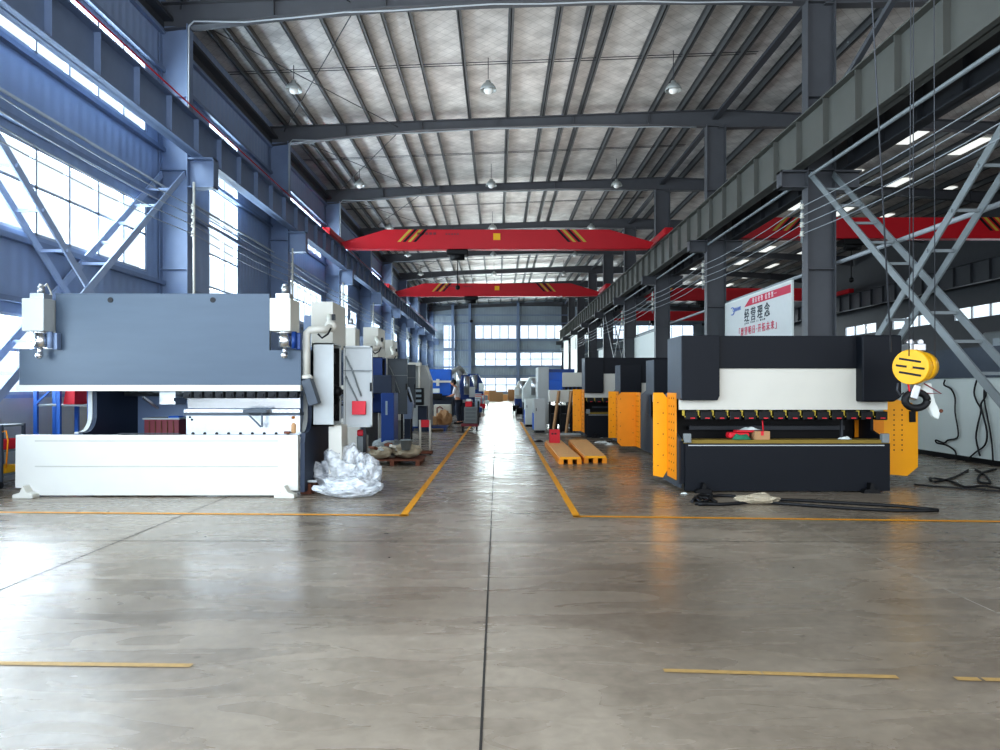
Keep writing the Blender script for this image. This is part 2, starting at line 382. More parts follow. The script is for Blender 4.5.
# joints
def strip(p, q, w, m, name, z=.002):
    p=Vector(p); q=Vector(q); mb = MB(); n = Vector((-(q-p).y,(q-p).x,0)).normalized()*w/2
    vs=[mb.bm.verts.new(Vector((*(v.xy),z))) for v in (p-n,q-n,q+n,p+n)]; mb._f(vs)
    return mb.build(name,m)
struct(strip((-.07,1,0),(-.07,YB,0),.012,M_joint,'trim_joint_centre'))
struct(strip((-3.66,1,0),(-3.6,YB,0),.012,M_joint,'trim_joint_left'))
struct(strip((3.3,1,0),(3.3,YB,0),.010,M_jointL,'trim_joint_right'))
for i,y in enumerate((6.95,12.6,18.6,24.6,31,37,43)): struct(strip((XL,y+.05,0),(XC,y-.05,0),.010,M_joint,'trim_cross_joint_%d'%(i+1)))
# floor markings
def mark(pts, w, m, label):
    mb = MB()
    for p,q in zip(pts,pts[1:]):
        n = Vector((-(q-p).y,(q-p).x,0)).normalized()*w/2; e=(q-p).normalized()*w/2
        mb._f([mb.bm.verts.new(Vector((*(v.xy),.004))) for v in (p-n-e,q-n+e,q+n+e,p+n-e)])
    return tag(mb.build('floor_marking',m),label,'floor line')
mark([G(-60,512),G(405,515.5)],.085,M_tape,'yellow floor line running across in front of the white press brake')
mark([G(403,516),Vector((-.98,30,0))],.085,M_tape,'yellow floor line along the left edge of the aisle')
mark([G(1060,522.5),G(577,516.5)],.085,M_tape,'yellow floor line running across in front of the black press brake')
mark([G(577,517),Vector((.96,30,0))],.085,M_tape,'yellow floor line along the right edge of the aisle')
mark([G(-60,663),G(187,666)],.05,M_tapew,'worn yellow dash on the foreground floor, left of the centre joint')
for a,b in ((668,757),(767,847),(856,893),(960,975),(988,1010)):
    mark([G(a,671+(a-665)*.028),G(b,671+(b-665)*.028)],.045,M_tapew,{668:'worn yellow floor dash nearest the centre joint on the right',767:'worn yellow floor dash, second from the centre joint on the right',856:'short worn yellow floor dash at the end of the right-hand row',960:'tiny pale floor dash near the right edge of the picture',988:'tiny pale floor dash at the right edge of the picture'}[a])

# ================================================================= STEEL FRAME
def column(x, y, m, label, sgn):
    o = thing('steel_column', label, 'column', (x,y,0), 'steel columns of the hall')
    h = roofz(x)-.75
    mb = MB(); mb.box(x-.31,x+.31,y-.012,y+.012,.02,h); mb.box(x-.33,x-.31,y-.16,y+.16,.02,h); mb.box(x+.31,x+.33,y-.16,y+.16,.02,h)
    for z in (2.4,4.2,6.5,8.2): mb.box(x-.31,x+.31,y-.15,y+.15,z,z+.015)
    mb.build('shaft', m, o)
    B(x-.42,x+.42,y-.25,y+.25,0,.03).build('base_plate', m, o)
    s = sgn; q = .29 if s<0 else 0
    mb = MB(); xi = x-s*.33; xe = x-s*.93
    mb.box(xi,xe,y-.15,y+.15,6.46+q,6.5+q); mb.box(xi,xe,y-.15,y+.15,6.1,6.13); mb.box(xi,xe,y-.01,y+.01,6.12,6.47+q); mb.box(xe,xe+s*.02,y-.15,y+.15,6.1,6.5+q)
    mb.build('corbel', m, o)
    if x > 0:
        mb = MB(); xi = x+.33; xe = x+.93
        mb.box(xi,xe,y-.15,y+.15,6.46,6.5); mb.box(xi,xe,y-.15,y+.15,6.1,6.13); mb.box(xi,xe,y-.01,y+.01,6.12,6.47)
        mb.build('corbel', m, o)
    return o
for i,y in enumerate(COLY):
    column(-XC+.0, y, M_steelL, '%s blue-grey steel column along the left window wall, counting from the camera'%ORD[i], -1)
    column(XC, y, M_steel, '%s grey steel column in the row on the right, counting from the camera'%ORD[i], 1)
# left corbels of left columns: sgn -1 => toward +x
def roof_beam(y, i):
    o = thing('roof_beam', '%s roof beam across the hall, counting from the camera'%ORD[i], 'roof beam', (0,y,10), 'roof beams')
    def seg(xs, top, bot, nm):
        n=len(xs); mb = MB()
        mb.prism([(x,t) for x,t in zip(xs,top)]+[(x,b) for x,b in reversed(list(zip(xs,bot)))],'y',y-.01,y+.01)
        for k in range(n-1):
            for a in (top,bot): mb.prism([(xs[k],a[k]),(xs[k+1],a[k+1]),(xs[k+1],a[k+1]+.03),(xs[k],a[k]+.03)],'y',y-.13,y+.13)
        for x in xs[1:-1]:
            k=xs.index(x); mb.box(x-.01,x+.01,y-.12,y+.12,bot[k],top[k])
        return mb.build(nm, M_steel, o)
    T = lambda x: roofz(x)-.25
    xs=[-7.8,-5.2,-2.6,0,2.6,5.2,7.6]; seg(xs,[T(x) for x in xs],[T(x)-d for x,d in zip(xs,(.62,.42,.3,.3,.32,.42,.55))],'rafter')
    xs=[7.6,10.5,14,18,21.5,24.1]; seg(xs,[T(x) for x in xs],[T(x)-d for x,d in zip(xs,(.6,.42,.32,.32,.42,.6))],'rafter')
for i,y in enumerate(COLY): roof_beam(y,i)
tag(MB().box(XC-.1,XC+.1,Y0,YB,roofz(XC)-.55,roofz(XC)-.45).build('tie_beam',M_steelD),'long grey tie beam joining the tops of the right-hand columns','beam')
mb = MB(); mb.box(XL+.05,XL+.3,Y0,YB,10.0,10.08); mb.box(XL+.05,XL+.08,Y0,YB,9.8,10.1); tag(mb.build('eave_strut',M_steelD),'long dark eave strut high on the left wall under the roof edge','beam')
# purlins: one run of z-section each
px = [-4.03,-3.28,-2.58,-2.14,-1.63,-.72,.26,1.16,1.73,2.14,3.13,4.0]
xs1 = [-7.3,-6.85,-6.3]+[p*K for p in px]+[6.3,7.0]
xs2 = [8.4+1.3*i for i in range(12)]
def purl(x,label):
    mb = MB(); z=roofz(x)
    mb.box(x-.012,x+.012,Y0,YB,z-.24,z-.01); mb.box(x-.012,x+.07,Y0,YB,z-.24,z-.225); mb.box(x-.07,x+.012,Y0,YB,z-.025,z-.01)
    tag(mb.build('roof_purlin',M_purlin),label,'purlin','roof purlins')
for i,x in enumerate(xs1): purl(x,'%s roof purlin of the main hall, counting from the left wall'%ORD[i])
for i,x in enumerate(xs2): purl(x,'%s roof purlin of the darker right-hand hall, counting from the column row'%ORD[i])
for i,y in enumerate(COLY[:-1]):
    mb = MB()
    for d in (3.9,4.05): mb.tube([(XL+.1,y+d,roofz(XL)-.1),(XC,y+d,roofz(XC)-.1)],.012,5)
    tag(mb.build('sag_rod',M_steelD),'pair of thin sag rods under the roof beyond the %s roof beam'%ORD[i],'tie rod','sag rods')
    mb = MB()
    mb.tube([(-7.3,y+.2,10.2),(-3.4,y+7.8,10.35)],.014,5); mb.tube([(-3.4,y+.2,10.35),(-7.3,y+7.8,10.2)],.014,5)
    tag(mb.build('cross_rod',M_steelD),'crossed thin roof bracing rods near the left wall beyond the %s roof beam'%ORD[i],'tie rod','crossed roof rods')
# crane runway girders
def runway(x, label, m, z0=6.5, z1=7.55, rail=M_redd, cs=0):
    o = thing('crane_runway_girder', label, 'girder', (x,40,z0), 'crane runway girders')
    mb = MB(); mb.box(x-.012,x+.012,Y0,YB-.5,z0,z1); mb.box(x-.16,x+.16,Y0,YB-.5,z1-.03,z1); mb.box(x-.14,x+.14,Y0,YB-.5,z0,z0+.03)
    y=Y0+.5
    while y<YB-1: mb.box(x-.13,x+.13,y-.01,y+.01,z0,z1); y+=1.35
    mb.build('web_and_flanges', m, o)
    B(x-.04,x+.04,Y0,YB-.5,z1,z1+.07).build('rail', M_steelD, o)
    if rail: MB().tube([(x+cs*.2,Y0,z1+.06),(x+cs*.2,YB-.6,z1+.06)],.016,6).build('conductor_bar', rail, o)
    return o
runway(-6.93,'blue-grey crane girder running the length of the left wall with a red conductor on top',M_steelL,6.79,7.6,cs=1)
runway(6.93,'olive-grey ribbed crane girder running along the right-hand column row, on the hall side',M_girder,rail=None)
runway(8.1,'dark crane girder on the far side of the right-hand column row',M_steelD,rail=None)
runway(23.3,'distant dark crane girder along the far wall of the right-hand hall',M_steelD,rail=None)
tag(MB().tube([(7.22,Y0,6.36),(7.22,YB-1,6.36)],.04,8).build('conduit_pipe',M_brace),'grey pipe slung under the right-hand crane girder','pipe')
tag(MB().tube([(8.0,Y0,4.4),(8.0,YB-1,4.4)],.05,8).build('conduit_pipe',M_cable),'pale grey pipe running along the right-hand columns above the white banner','pipe')
tag(MB().tube([(XL+.15,Y0,6.1),(XL+.15,YB-1,6.1)],.03,8).build('conduit_pipe',M_cable),'thin pale pipe along the left wall between the two window bands','pipe')
# bus wires and insulators
for sx in (-1,1):
    side = 'left' if sx<0 else 'right'
    for k,r in enumerate((.50,.53,.56,.59)):
        x = sx*7.02; z=EYE+7.02*r; pts=[]
        ys=[Y0]+COLY
        for a,b in zip(ys,ys[1:]):
            for t in (0,.25,.5,.75): pts.append((x,a+(b-a)*t,z-.10*4*t*(1-t)))
        pts.append((x,COLY[-1],z))
        tag(MB().tube(pts,.011,5).build('bus_wire',M_cable),'%s of four bare power wires strung along the %s columns, from the bottom'%(ORD[k],side),'wire','power wires on the %s'%side)
    for i,y in enumerate(COLY[:8]):
        mb = MB(); x=sx*7.02; mb.box(x-.02,x+.02,y-.2,y-.17,EYE+7.02*.47,EYE+7.02*.61)
        o = tag(mb.build('insulator_rack',M_brace),'rack of four round insulators on the %s %s column'%(ORD[i],side),'insulator','insulator racks')
        for r in (.50,.53,.56,.59): MB().lathe((x,y-.2,EYE+7.02*r),[(.03,-.07),(.055,-.05),(.03,-.02),(.055,.0),(.03,.03),(.05,.05)],10).build('insulator',M_cream,o)
# conduits on the left columns
for i,y in enumerate(COLY[1:6]):
    mb = MB(); mb.tube([(-7.0,y-.2,2.6),(-7.0,y-.2,6.2)],.03,7)
    tag(mb.build('conduit_pipe',M_cream),'white vertical conduit on the %s left column below the girder'%ORD[i+1],'pipe','conduits on left columns')
    mb = MB(); zb=roofz(-6)-.25-.55
    pts=[(-7.12,y-.2,7.8),(-7.12,y-.2,zb-.1),(-7.0,y-.2,zb+.02)]
    for k in range(1,13): x=-7+13.8*k/12; pts.append((x,y-.2,roofz(x)-.25-(.52-.22*math.sin(math.pi*k/12))-.05-.05*abs(math.sin(k*1.1))))
    mb.tube(pts,.02,6); tag(mb.build('lighting_cable',M_cable),'thin pale cable sagging along the underside of the %s roof beam'%ORD[i+1],'cable','lighting cables')
# vertical cross braces
def cross(x, y0, y1, label, m):
    o = thing('cross_brace', label, 'brace', (x,(y0+y1)/2,0.1), 'ladder cross braces')
    for dx in (-.26,.26):
        MB().bar((x+dx,y1-.15,6.4),(x+dx,y0+.15,.12),.03,.14).build('diagonal',m,o)
        MB().bar((x+dx*.84,y0+.15,6.4),(x+dx*.84,y1-.15,.12),.03,.14).build('diagonal',m,o)
    for k in range(1,12):
        t=k/12
        if k==6: continue
        MB().bar((x-.26,y1-.15+(y0-y1+.3)*t,6.4-6.28*t),(x+.26,y1-.15+(y0-y1+.3)*t,6.4-6.28*t),.04,.05).build('rung',m,o)
        MB().bar((x-.26,y0+.15+(y1-y0-.3)*t,6.4-6.28*t),(x+.26,y0+.15+(y1-y0-.3)*t,6.4-6.28*t),.04,.05).build('rung',m,o)
cross(XC,COLY[0],COLY[1],'pale grey ladder-like cross brace at the right edge of the picture, behind the yellow hoist',M_brace)
cross(-XC,COLY[0],COLY[1],'pale ladder-like cross brace in front of the left windows above the white press brake',mat('pale_blue_steel','#9aaac4',.5))
cross(XC,COLY[4],COLY[5],'small distant cross brace between right-hand columns above the black press brakes',M_steel)
tag(MB().bar((7.3,9.0,10.3),(6.95,14.35,7.62),.1).build('knee_brace',M_steel),'grey diagonal strut rising from the right-hand girder to the roof','brace')
# pendant lamps
def lamp(x,y,label):
    zt = roofz(x)-.03; z=8.0
    z = EYE+6.5*1.0*(K if True else 1)
    z = EYE + 6.4*K
    o = thing('pendant_lamp', label, 'lamp', (x,y,z-.1), 'pendant factory lamps')
    MB().tube([(x,y,z+.25),(x,y,zt)],.012,6).build('rod',M_steelD,o)
    MB().lathe((x,y,z),[(.02,.2),(.07,.19),(.08,.12),(.15,.09),(.21,.0),(.24,-.09),(.23,-.09),(.19,.0),(.1,.08)],20).build('shade',M_lamp,o)
    MB().sphere((x,y,z-.08),.13,(1,1,.8),12).build('bulb',M_bulb,o)
for i,y in enumerate((15.44*K,22.8*K,29*K,35*K,41*K,47*K)):
    for j,x in enumerate((-4.37*K,-.2*K,3.77*K)):
        lamp(x,y,'%s pendant lamp in the %s row of lamps from the camera'%(('left','middle','right')[j],ORD[i]))
# overhead cranes
def crane(x0,x1,y,label,zb=7.3,plate=True):
    o = thing('overhead_crane',label,'crane',((x0+x1)/2,y,zb),'red overhead cranes')
    c=1.15
    mb = MB(); mb.prism([(x0+.3,zb+.28),(x0+c*1.9,zb+.83),(x1-c*1.9,zb+.83),(x1-.3,zb+.28),(x1-.5,zb+.02),(x1-c*1.4,zb),(x0+c*1.4,zb),(x0+.5,zb+.02)],'y',y-.22,y+.22)
    mb.build('bridge_girder',M_red,o,bevel=.02)
    for x in (x0,x1):
        B(x-.17,x+.17,y-1.6,y+1.6,zb+.33,zb+.62,.03).build('end_truck',M_red,o)
        for yy in (y-1.3,y+1.3): MB().cyl((x-.05,yy,zb+.42),(x+.05,yy,zb+.42),.15,n=14).build('wheel',M_steelD,o)
    for s,xx in ((1,x0+c*2.6),(-1,x1-c*2.6)):
        for k in range(4):
            a = xx+s*k*.22-.3
            mb = MB(); d=.5*s; mb.prism([(a,zb+.3),(a+.13,zb+.3),(a+.13+d,zb+.83),(a+d,zb+.83)],'y',y-.226,y-.223)
            mb.build('warning_stripe',[M_clip,M_black][k%2],o)
    if plate:
        B(-.18,.12,y-.235,y-.222,zb+.38,zb+.66).build('capacity_plate',M_hoist,o)
        mb = MB()
        for k in range(5): mb.box(-3.4+k*.17,-3.28+k*.17,y-.226,y-.222,zb+.6,zb+.7)
        for k in range(5): mb.box(-2.2+k*.12,-2.12+k*.12,y-.226,y-.222,zb+.6,zb+.66)
        mb.build('faded_marking',M_maroon,o)
    xt=(x0+x1)/2-1.7
    h = B(xt-.45,xt+.45,y-.3,y+.3,zb-.25,zb-.02,.04).build('trolley',M_black,o)
    MB().cyl((xt-.3,y-.1,zb-.3),(xt+.3,y-.1,zb-.3),.16,n=14).build('drum',M_black,h)
    MB().tube([(xt,y,zb-.4),(xt,y,zb-1.5)],.02,6).build('rope',M_black,h)
    MB().lathe((xt,y,zb-1.7),[(.03,.2),(.1,.15),(.1,.05),(.03,0)],10).build('hook_block',M_black,h)
crane(-6.93,6.93,30.7,'large red overhead crane nearest the camera, spanning the main hall')
crane(-6.93,6.93,46.7,'second red overhead crane farther down the main hall')
crane(8.1,23.3,28.5,'large red overhead crane in the right-hand hall seen behind the brace',plate=False)
crane(8.1,23.3,49,'distant red overhead crane far down the right-hand hall',plate=False)
crane(8.1,23.3,64,'farthest red overhead crane in the right-hand hall',plate=False)
# ================================================================= BANNER & BOARDS
bn = thing('banner_sign','white and red banner with chinese lettering hung between right-hand columns','banner',(7.75,21.8,2.2))
ya,yb,xb = 24.45,19.0,7.75; ztop=4.25
B(xb,xb+.04,yb,ya,2.2,ztop).build('sheet',M_banner,bn)
mb = MB(); fr=.05
mb.box(xb-.01,xb+.05,yb,ya,ztop,ztop+fr); mb.box(xb-.01,xb+.05,yb-fr,yb,2.2,ztop+fr); mb.box(xb-.01,xb+.05,ya,ya+fr,2.2,ztop+fr); mb.build('frame',M_board,bn)
# world px mapping along the banner: Y=F*X/(px-VX)
YY = lambda p: F*xb/(p-VX)
mb = MB(); mb.prism([(YY(744.5),3.97),(YY(750),4.19),(yb+.02,4.19),(yb+.02,3.97)],'x',xb-.006,xb-.002); mb.build('red_stripe',M_bred,bn)
XD=(0,-1,0); ZD=(0,0,1)
text('诚信经营 信誉第一',.17,M_textw,'lettering',bn,(xb-.008,YY(752.5),4.025),XD,ZD,spc=1.75)
text('经营理念',.44,M_text,'lettering',bn,(xb-.008,YY(744.5),3.53),XD,ZD,spc=1.55,fat=.003)
text('JING YING LI NIAN',.08,M_text,'lettering',bn,(xb-.008,YY(745),3.42),XD,ZD,spc=2.6)
text('「展望明日·开拓未来」',.27,M_textr,'lettering',bn,(xb-.008,YY(737.5),3.12),XD,ZD,spc=1.5,fat=.002)
text('CNHAWE',.16,M_textb,'lettering',bn,(xb-.008,YY(733),3.93),XD,ZD,spc=1.15,fat=.004)
mb = MB(); pts=[]
for k in range(13): t=math.radians(60+k*20); pts.append((xb-.008,YY(732.6)+.2*math.cos(t),3.96+.12*math.sin(t)))
mb.tube(pts,.018,5); mb.build('swoosh_emblem',M_textb,bn)
for (y0,y1,z1,l) in ((35.6,41.6,4.2,'blank white board hung between columns above the black press brakes'),(50.0,55.2,4.2,'distant blank white board hung on the right-hand columns, middle one'),(66.5,72.2,6.3,'tall pale board hung on the right near the back wall, nearer of two'),(73.2,79.8,6.5,'tall pale board hung on the right at the back wall, farther of two')):
    o = thing('notice_board',l,'board',(7.8,(y0+y1)/2,2.2)); x = 7.35 if y0>60 else 7.75
    B(x,x+.04,y0,y1,2.2,z1).build('sheet',M_board,o)
    mb=MB(); mb.box(x-.01,x+.05,y0-.06,y0,2.2,z1+.05); mb.box(x-.01,x+.05,y1,y1+.06,2.2,z1+.05); mb.box(x-.01,x+.05,y0,y1,z1,z1+.05); mb.build('frame',M_brace,o)

# ================================================================= WHITE PRESS BRAKE (left)
def white_brake():
    Y=9.73; x = lambda p: PX(p,Y); z = lambda q: PZ(q,Y)
    o = thing('press_brake','large press brake with long white bed and blue-grey ram on the left, nearest the camera','press brake',(x(300),Y,0))
    # bed
    mb = MB(); mb.prism([(x(15),z(488)),(x(22),z(488)),(x(22),.02),(x(288),.02),(x(288),z(490.5)),(x(298),z(490.5)),(x(298),z(435)),(x(15.5),z(435))],'y',Y,Y+.09)
    bed = mb.build('bed',M_white,o,bevel=.006)
    mb = MB(); mb.box(x(35),x(278),Y-.005,Y+.0,z(441.5),z(440.3)); mb.box(x(35),x(278),Y-.005,Y+.0,z(467),z(465.8)); mb.build('fold_line',M_lines,bed)
    for a in (15,273):
        mb = MB(); mb.prism([(x(a+4),.0),(x(a+24),.0),(x(a+24),.05),(x(a+18),.08),(x(a+14),.17),(x(a+11),.08),(x(a+4),.05)],'y',Y-.14,Y+.02); mb.build('foot',M_cream,bed,bevel=.008)
    # ram
    _x,_z=x,z; x=lambda p: PX(p,Y+.12); z=lambda q: PZ(q,Y+.12)
    mb = MB(); mb.prism([(x(19),z(385)),(x(19),z(349)),(x(55.5),z(349)),(x(55.5),z(293.5)),(x(269.5),z(293.5)),(x(269.5),z(350)),(x(301),z(350)),(x(301),z(385))],'y',Y+.12,Y+.2)
    ram = mb.build('ram',M_slide,o,bevel=.005)
    B(x(19),x(301.5),Y+.06,Y+.22,z(391),z(385)).build('ram_nose',M_cream,ram)
    mb = MB()
    for a in (110.5,213): mb.cyl((x(a),Y+.11,z(300)),(x(a),Y+.14,z(300)),.037,n=16)
    mb.build('lifting_hole',M_black,ram)
    x,z=_x,_z
    # frames (C shape, in the yz plane)
    def cframe(xx, wd, name='side_frame'):
        y0,yb_=Y+.2,Y+1.75; pts=[(yb_,.06),(y0-.15,.06),(y0-.15,.72),(y0-.1,.86)]
        cy,cz,r=y0+.02,.86+.25,.25
        pts+= [(y0+.02,.86)]
        for k in range(7): t=math.radians(-90+k*15); pts.append((cy+.0+r*math.cos(t)*.9,cz+r*math.sin(t)))
        pts += [(y0+.24,1.45),(y0+.02,1.5),(y0+.02,2.0),(yb_,2.0)]
        mb = MB(); mb.prism(pts,'x',xx,xx+wd); f=mb.build(name,M_navy,o)
        mb = MB(); e=[(y0-.1,.86),(y0+.02,.86)]+[(cy+r*math.cos(math.radians(-90+k*15))*.9,cz+r*math.sin(math.radians(-90+k*15))) for k in range(7)]+[(y0+.24,1.45)]
        for (a,b),(c,d) in zip(e,e[1:]): mb.bar((xx-.03,a,b),(xx-.03,c,d),.02,.06,up=(1,0,0))
        mb.build('throat_edge',M_grey,f); return f
    cframe(-5.72,.06); cframe(-2.68,.06)
    B(-5.66,-2.68,Y+1.6,Y+1.7,.7,2.0).build('rear_plate',M_steelL,o)
    # cylinders
    x=lambda p: PX(p,Y-.12); z=lambda q: PZ(q,Y-.12)
    for (a,b,bx,sd) in ((21.5,43.5,1,''),(269.5,290.5,1,'')):
        s = a+.5*(b-a)
        cb = B(x(a),x(b),Y-.12,Y+.32,z(331),z(298),.01).build('hydraulic_cylinder',M_cream if a>100 else M_grey,o)
        MB().box(x(s-6),x(s+8),Y-.06,Y+.14,z(298),z(292.5),.006).cyl((x(s+2),Y+.02,z(292)),(x(s+2),Y+.02,z(285)),.045,n=12).cyl((x(s+2),Y+.02,z(285)),(x(s+2),Y+.02,z(282.5)),.03,n=12).build('valve_cap',M_tool,cb)
        MB().cyl((x(s+2),Y+.02,z(331)),(x(s+2),Y+.02,z(333)),.12,n=20).cyl((x(s+2),Y+.02,z(333)),(x(s+2),Y+.02,z(347)),.085,n=20).build('piston_rod',M_chrome,cb)
        MB().cyl((x(s+2),Y+.0,z(347)),(x(s+2),Y+.0,z(354)),.03,n=12).sphere((x(s+2),Y-.02,z(355)),.05,n=14).build('ball_joint',M_chrome,cb)
        MB().box(x(b+2),x(b+7),Y+.02,Y+.12,z(349),z(332),.01).cyl((x(b+1),Y,z(331)),(x(b+1),Y,z(348)),.035,n=10).build('linear_scale',M_blued if a>100 else M_steelL,cb)
    MB().tube([P(43,288,Y+.1),P(47,284,Y+.2),P(50,290,Y+.3),P(52,296,Y+.3)],.012,6).build('hose',M_cream,o)
    x,z=_x,_z
    # tooling, right part only
    x0,x1 = x(181),x(298)
    n=11
    for k in range(n):
        a=x(183+k*10.6); w=(x(191.5)-x(183))
        c = MB().box(a,a+w,Y+.0,Y+.16,z(398.3),z(391.6),.008); c.box(a+w*.2,a+w*.8,Y-.02,Y+.0,z(396.5),z(394),.004)
        c.build('tool_clamp',M_black,o)
    MB().prism([(Y+.1,z(394)),(Y+.16,z(394)),(Y+.16,z(404)),(Y+.14,z(408.5)),(Y+.12,z(408.5)),(Y+.11,z(402))],'x',x(184),x1).build('punch',M_chrome,o)
    MB().box(x(181),x1,Y+.08,Y+.2,z(413),z(409.5),.004).build('die',M_chrome,o)
    B(x(181),x1,Y+.1,Y+.3,z(416),z(413)).build('die_rail',M_blackside,o)
    B(x(183),x1,Y+.1,Y+.22,.84,z(416)).build('lower_beam',M_tool,o)
    mb=MB()
    for k in range(9): mb.cyl((x(190+k*12),Y+.085,z(434)),(x(190+k*12),Y+.1,z(434)),.02,n=8)
    mb.cyl((x(187),Y+.085,z(417.5)),(x(187),Y+.1,z(417.5)),.015,n=8).cyl((x(189),Y+.085,z(420)),(x(189),Y+.1,z(420)),.015,n=8)
    mb.build('bolt',M_black,o)
    MB().box(x(244),x(268),Y-.05,Y+.1,z(413),z(409.5),.006).bar(P(248,414,Y-.02),P(261,427,Y-.02),.02).bar(P(262,413,Y-.02),P(262,427,Y-.02),.02).build('support_arm',M_blackside,o)
    # backgauge behind the gap
    g = MB().cyl((-5.6,Y+1.1,1.38),(-2.7,Y+1.1,1.38),.035,n=10).box(-5.0,-4.75,Y+.9,Y+1.25,1.22,1.44,.01).box(-4.7,-4.6,Y+.5,Y+1.2,1.28,1.33)
    g.bar(P(143,397,Y+.6),P(158,408,Y+1),.03); g.build('back_gauge',M_tool,o)
    # cabinet
    Yc=10.1; cx=lambda p: PX(p,Yc); cz=lambda q: PZ(q,Yc)
    cab = MB(); xa,xb_=cx(312),cx(333.5); z0,z1=cz(426),cz(343); yd=Yc+.5
    cab.box(xa,xb_,Yc,Yc+.02,z0,z1); cab.box(xa,xa+.02,Yc,yd,z0,z1); cab.box(xa,xb_,Yc,yd,z0,z0+.02); cab.box(xa,xb_,Yc,yd,z1-.02,z1); cab.box(xa,xb_,yd-.02,yd,z0,z1)
    cab = cab.build('electrical_cabinet',M_grey,o)
    mb=MB(); 
    for zz,yy in ((1.9,.2),(1.45,.3),(1.15,.25)): mb.box(xa+.05,xb_-.05,Yc+yy-.1,Yc+yy+.18,zz-.07,zz+.08)
    mb.sphere((xb_-.03,Yc+.35,1.42),.08); mb.box(xa+.03,xa+.05,Yc+.03,yd-.03,z0+.05,z1-.05); mb.box(xa+.03,xb_-.02,yd-.05,yd-.03,z0+.05,z1-.05); mb.box(xa+.03,xb_-.02,Yc+.022,Yc+.03,z0+.03,z1-.03); mb.build('gear_and_shade_liner',M_black,cab)  # black liner sheets beside the gear paint the shade inside the cabinet
    MB().tube([(xb_-.05,Yc+.3,1.5),(xb_+.0,Yc+.35,1.3),(xb_-.04,Yc+.3,1.1),(xb_-.1,Yc+.4,.95)],.015,6).build('wiring',M_black,cab)
    mb=MB(); xd0,xd1 = PX(344,yd),PX(372.5,yd); dz0,dz1=PZ(427,yd),PZ(346,yd)
    mb.box(xd0,xd1,yd,yd+.02,dz0,dz1); t=.025
    mb.box(xd0,xd1,yd-.04,yd,dz1-t,dz1); mb.box(xd0,xd1,yd-.04,yd,dz0,dz0+t); mb.box(xd0,xd0+t,yd-.04,yd,dz0,dz1); mb.box(xd1-t,xd1,yd-.04,yd,dz0,dz1)
    dr=mb.build('cabinet_door',M_grey,cab)
    mb=MB(); mb.tube([(xd0+.03,yd-.03,dz1-.15),(xd0+.12,yd-.03,1.75),(xd0+.26,yd-.03,1.35)],.012,6); mb.tube([(xd0+.03,yd-.03,1.65),(xd0+.1,yd-.03,1.5),(xd0+.22,yd-.03,1.25)],.012,6); mb.box(xd0,xd1,yd-.05,yd-.03,1.72,1.735); mb.build('door_loom',M_greyd,dr)
    B(xd0+.13,xd0+.33,yd-.07,yd-.02,PZ(414.5,yd),PZ(401,yd),.006).build('document_pocket',M_redp,dr)
    mb=MB(); mb.box(xd1-.03,xd1-.0,yd-.06,yd-.04,1.42,1.55); mb.build('door_handle',M_black,dr)
    B(PX(363,yd),PX(366,yd),yd,yd+.05,.0,dz0+.0).build('door_prop',M_black,o)
    B(cx(327),cx(340),Yc+.1,Yc+.5,.02,z0).build('rear_pedestal',M_cream,o)
    mb=MB(); mb.box(cx(346),cx(356),Yc+.75,Yc+1.0,.02,.75,.02); mb.build('pump_block',M_greyd,o)
    mb=MB(); mb.box(cx(347),cx(354),Yc+.7,Yc+.8,.75,.84,.02); mb.build('pump_cover',M_redp,o)
    # tank
    Yt=11.25; B(PX(311,Yt),PX(333,Yt),Yt,Yt+.95,PZ(347,Yt),PZ(301.5,Yt),.012).build('oil_tank',M_cream,o)
    B(PX(300,Yt),PX(325,Yt),Yt+.2,Yt+1.3,PZ(350,Yt),PZ(314,Yt),.01).build('rear_upper_plate',M_steelL,o)
    # control arm
    Ya=9.95; arm=MB()
    pts=[P(330,317,Yt-.05),P(331,326,Ya+.3),P(326,330,Ya+.1),P(318,329.5,Ya),P(310,330,Ya),P(307,333,Ya),P(306.5,340,Ya),P(306.5,376,Ya)]
    arm.tube(pts,.052,12); arm.sphere(pts[1],.09,n=12); arm.lathe(P(306.5,378,Ya),[(.09,-.01),(.09,.02),(.055,.05)],14)
    a=arm.build('control_arm',M_cream,o)
    MB().tube([P(318,334,Ya-.03),P(322,338,Ya-.03),P(328,334,Ya-.02),P(331,328,Ya)],.014,6).build('arm_cable',M_black,a)
    B(P(329,315,Ya).x,P(332,315,Ya).x,Ya+.15,Ya+.22,PZ(319,Ya),PZ(313,Ya)).build('arm_knob',M_black,a)
    c=P(311,391,Ya); rot=Matrix.Rotation(math.radians(-20),3,'Y')@Matrix.Rotation(math.radians(25),3,'Z')
    MB().box(c.x-.07,c.x+.07,c.y-.09,c.y+.09,c.z-.2,c.z+.17,.012,rot=Matrix.Rotation(math.radians(-18),3,'Y')).build('control_pendant',M_blackside,o)
    return o
WB = white_brake()
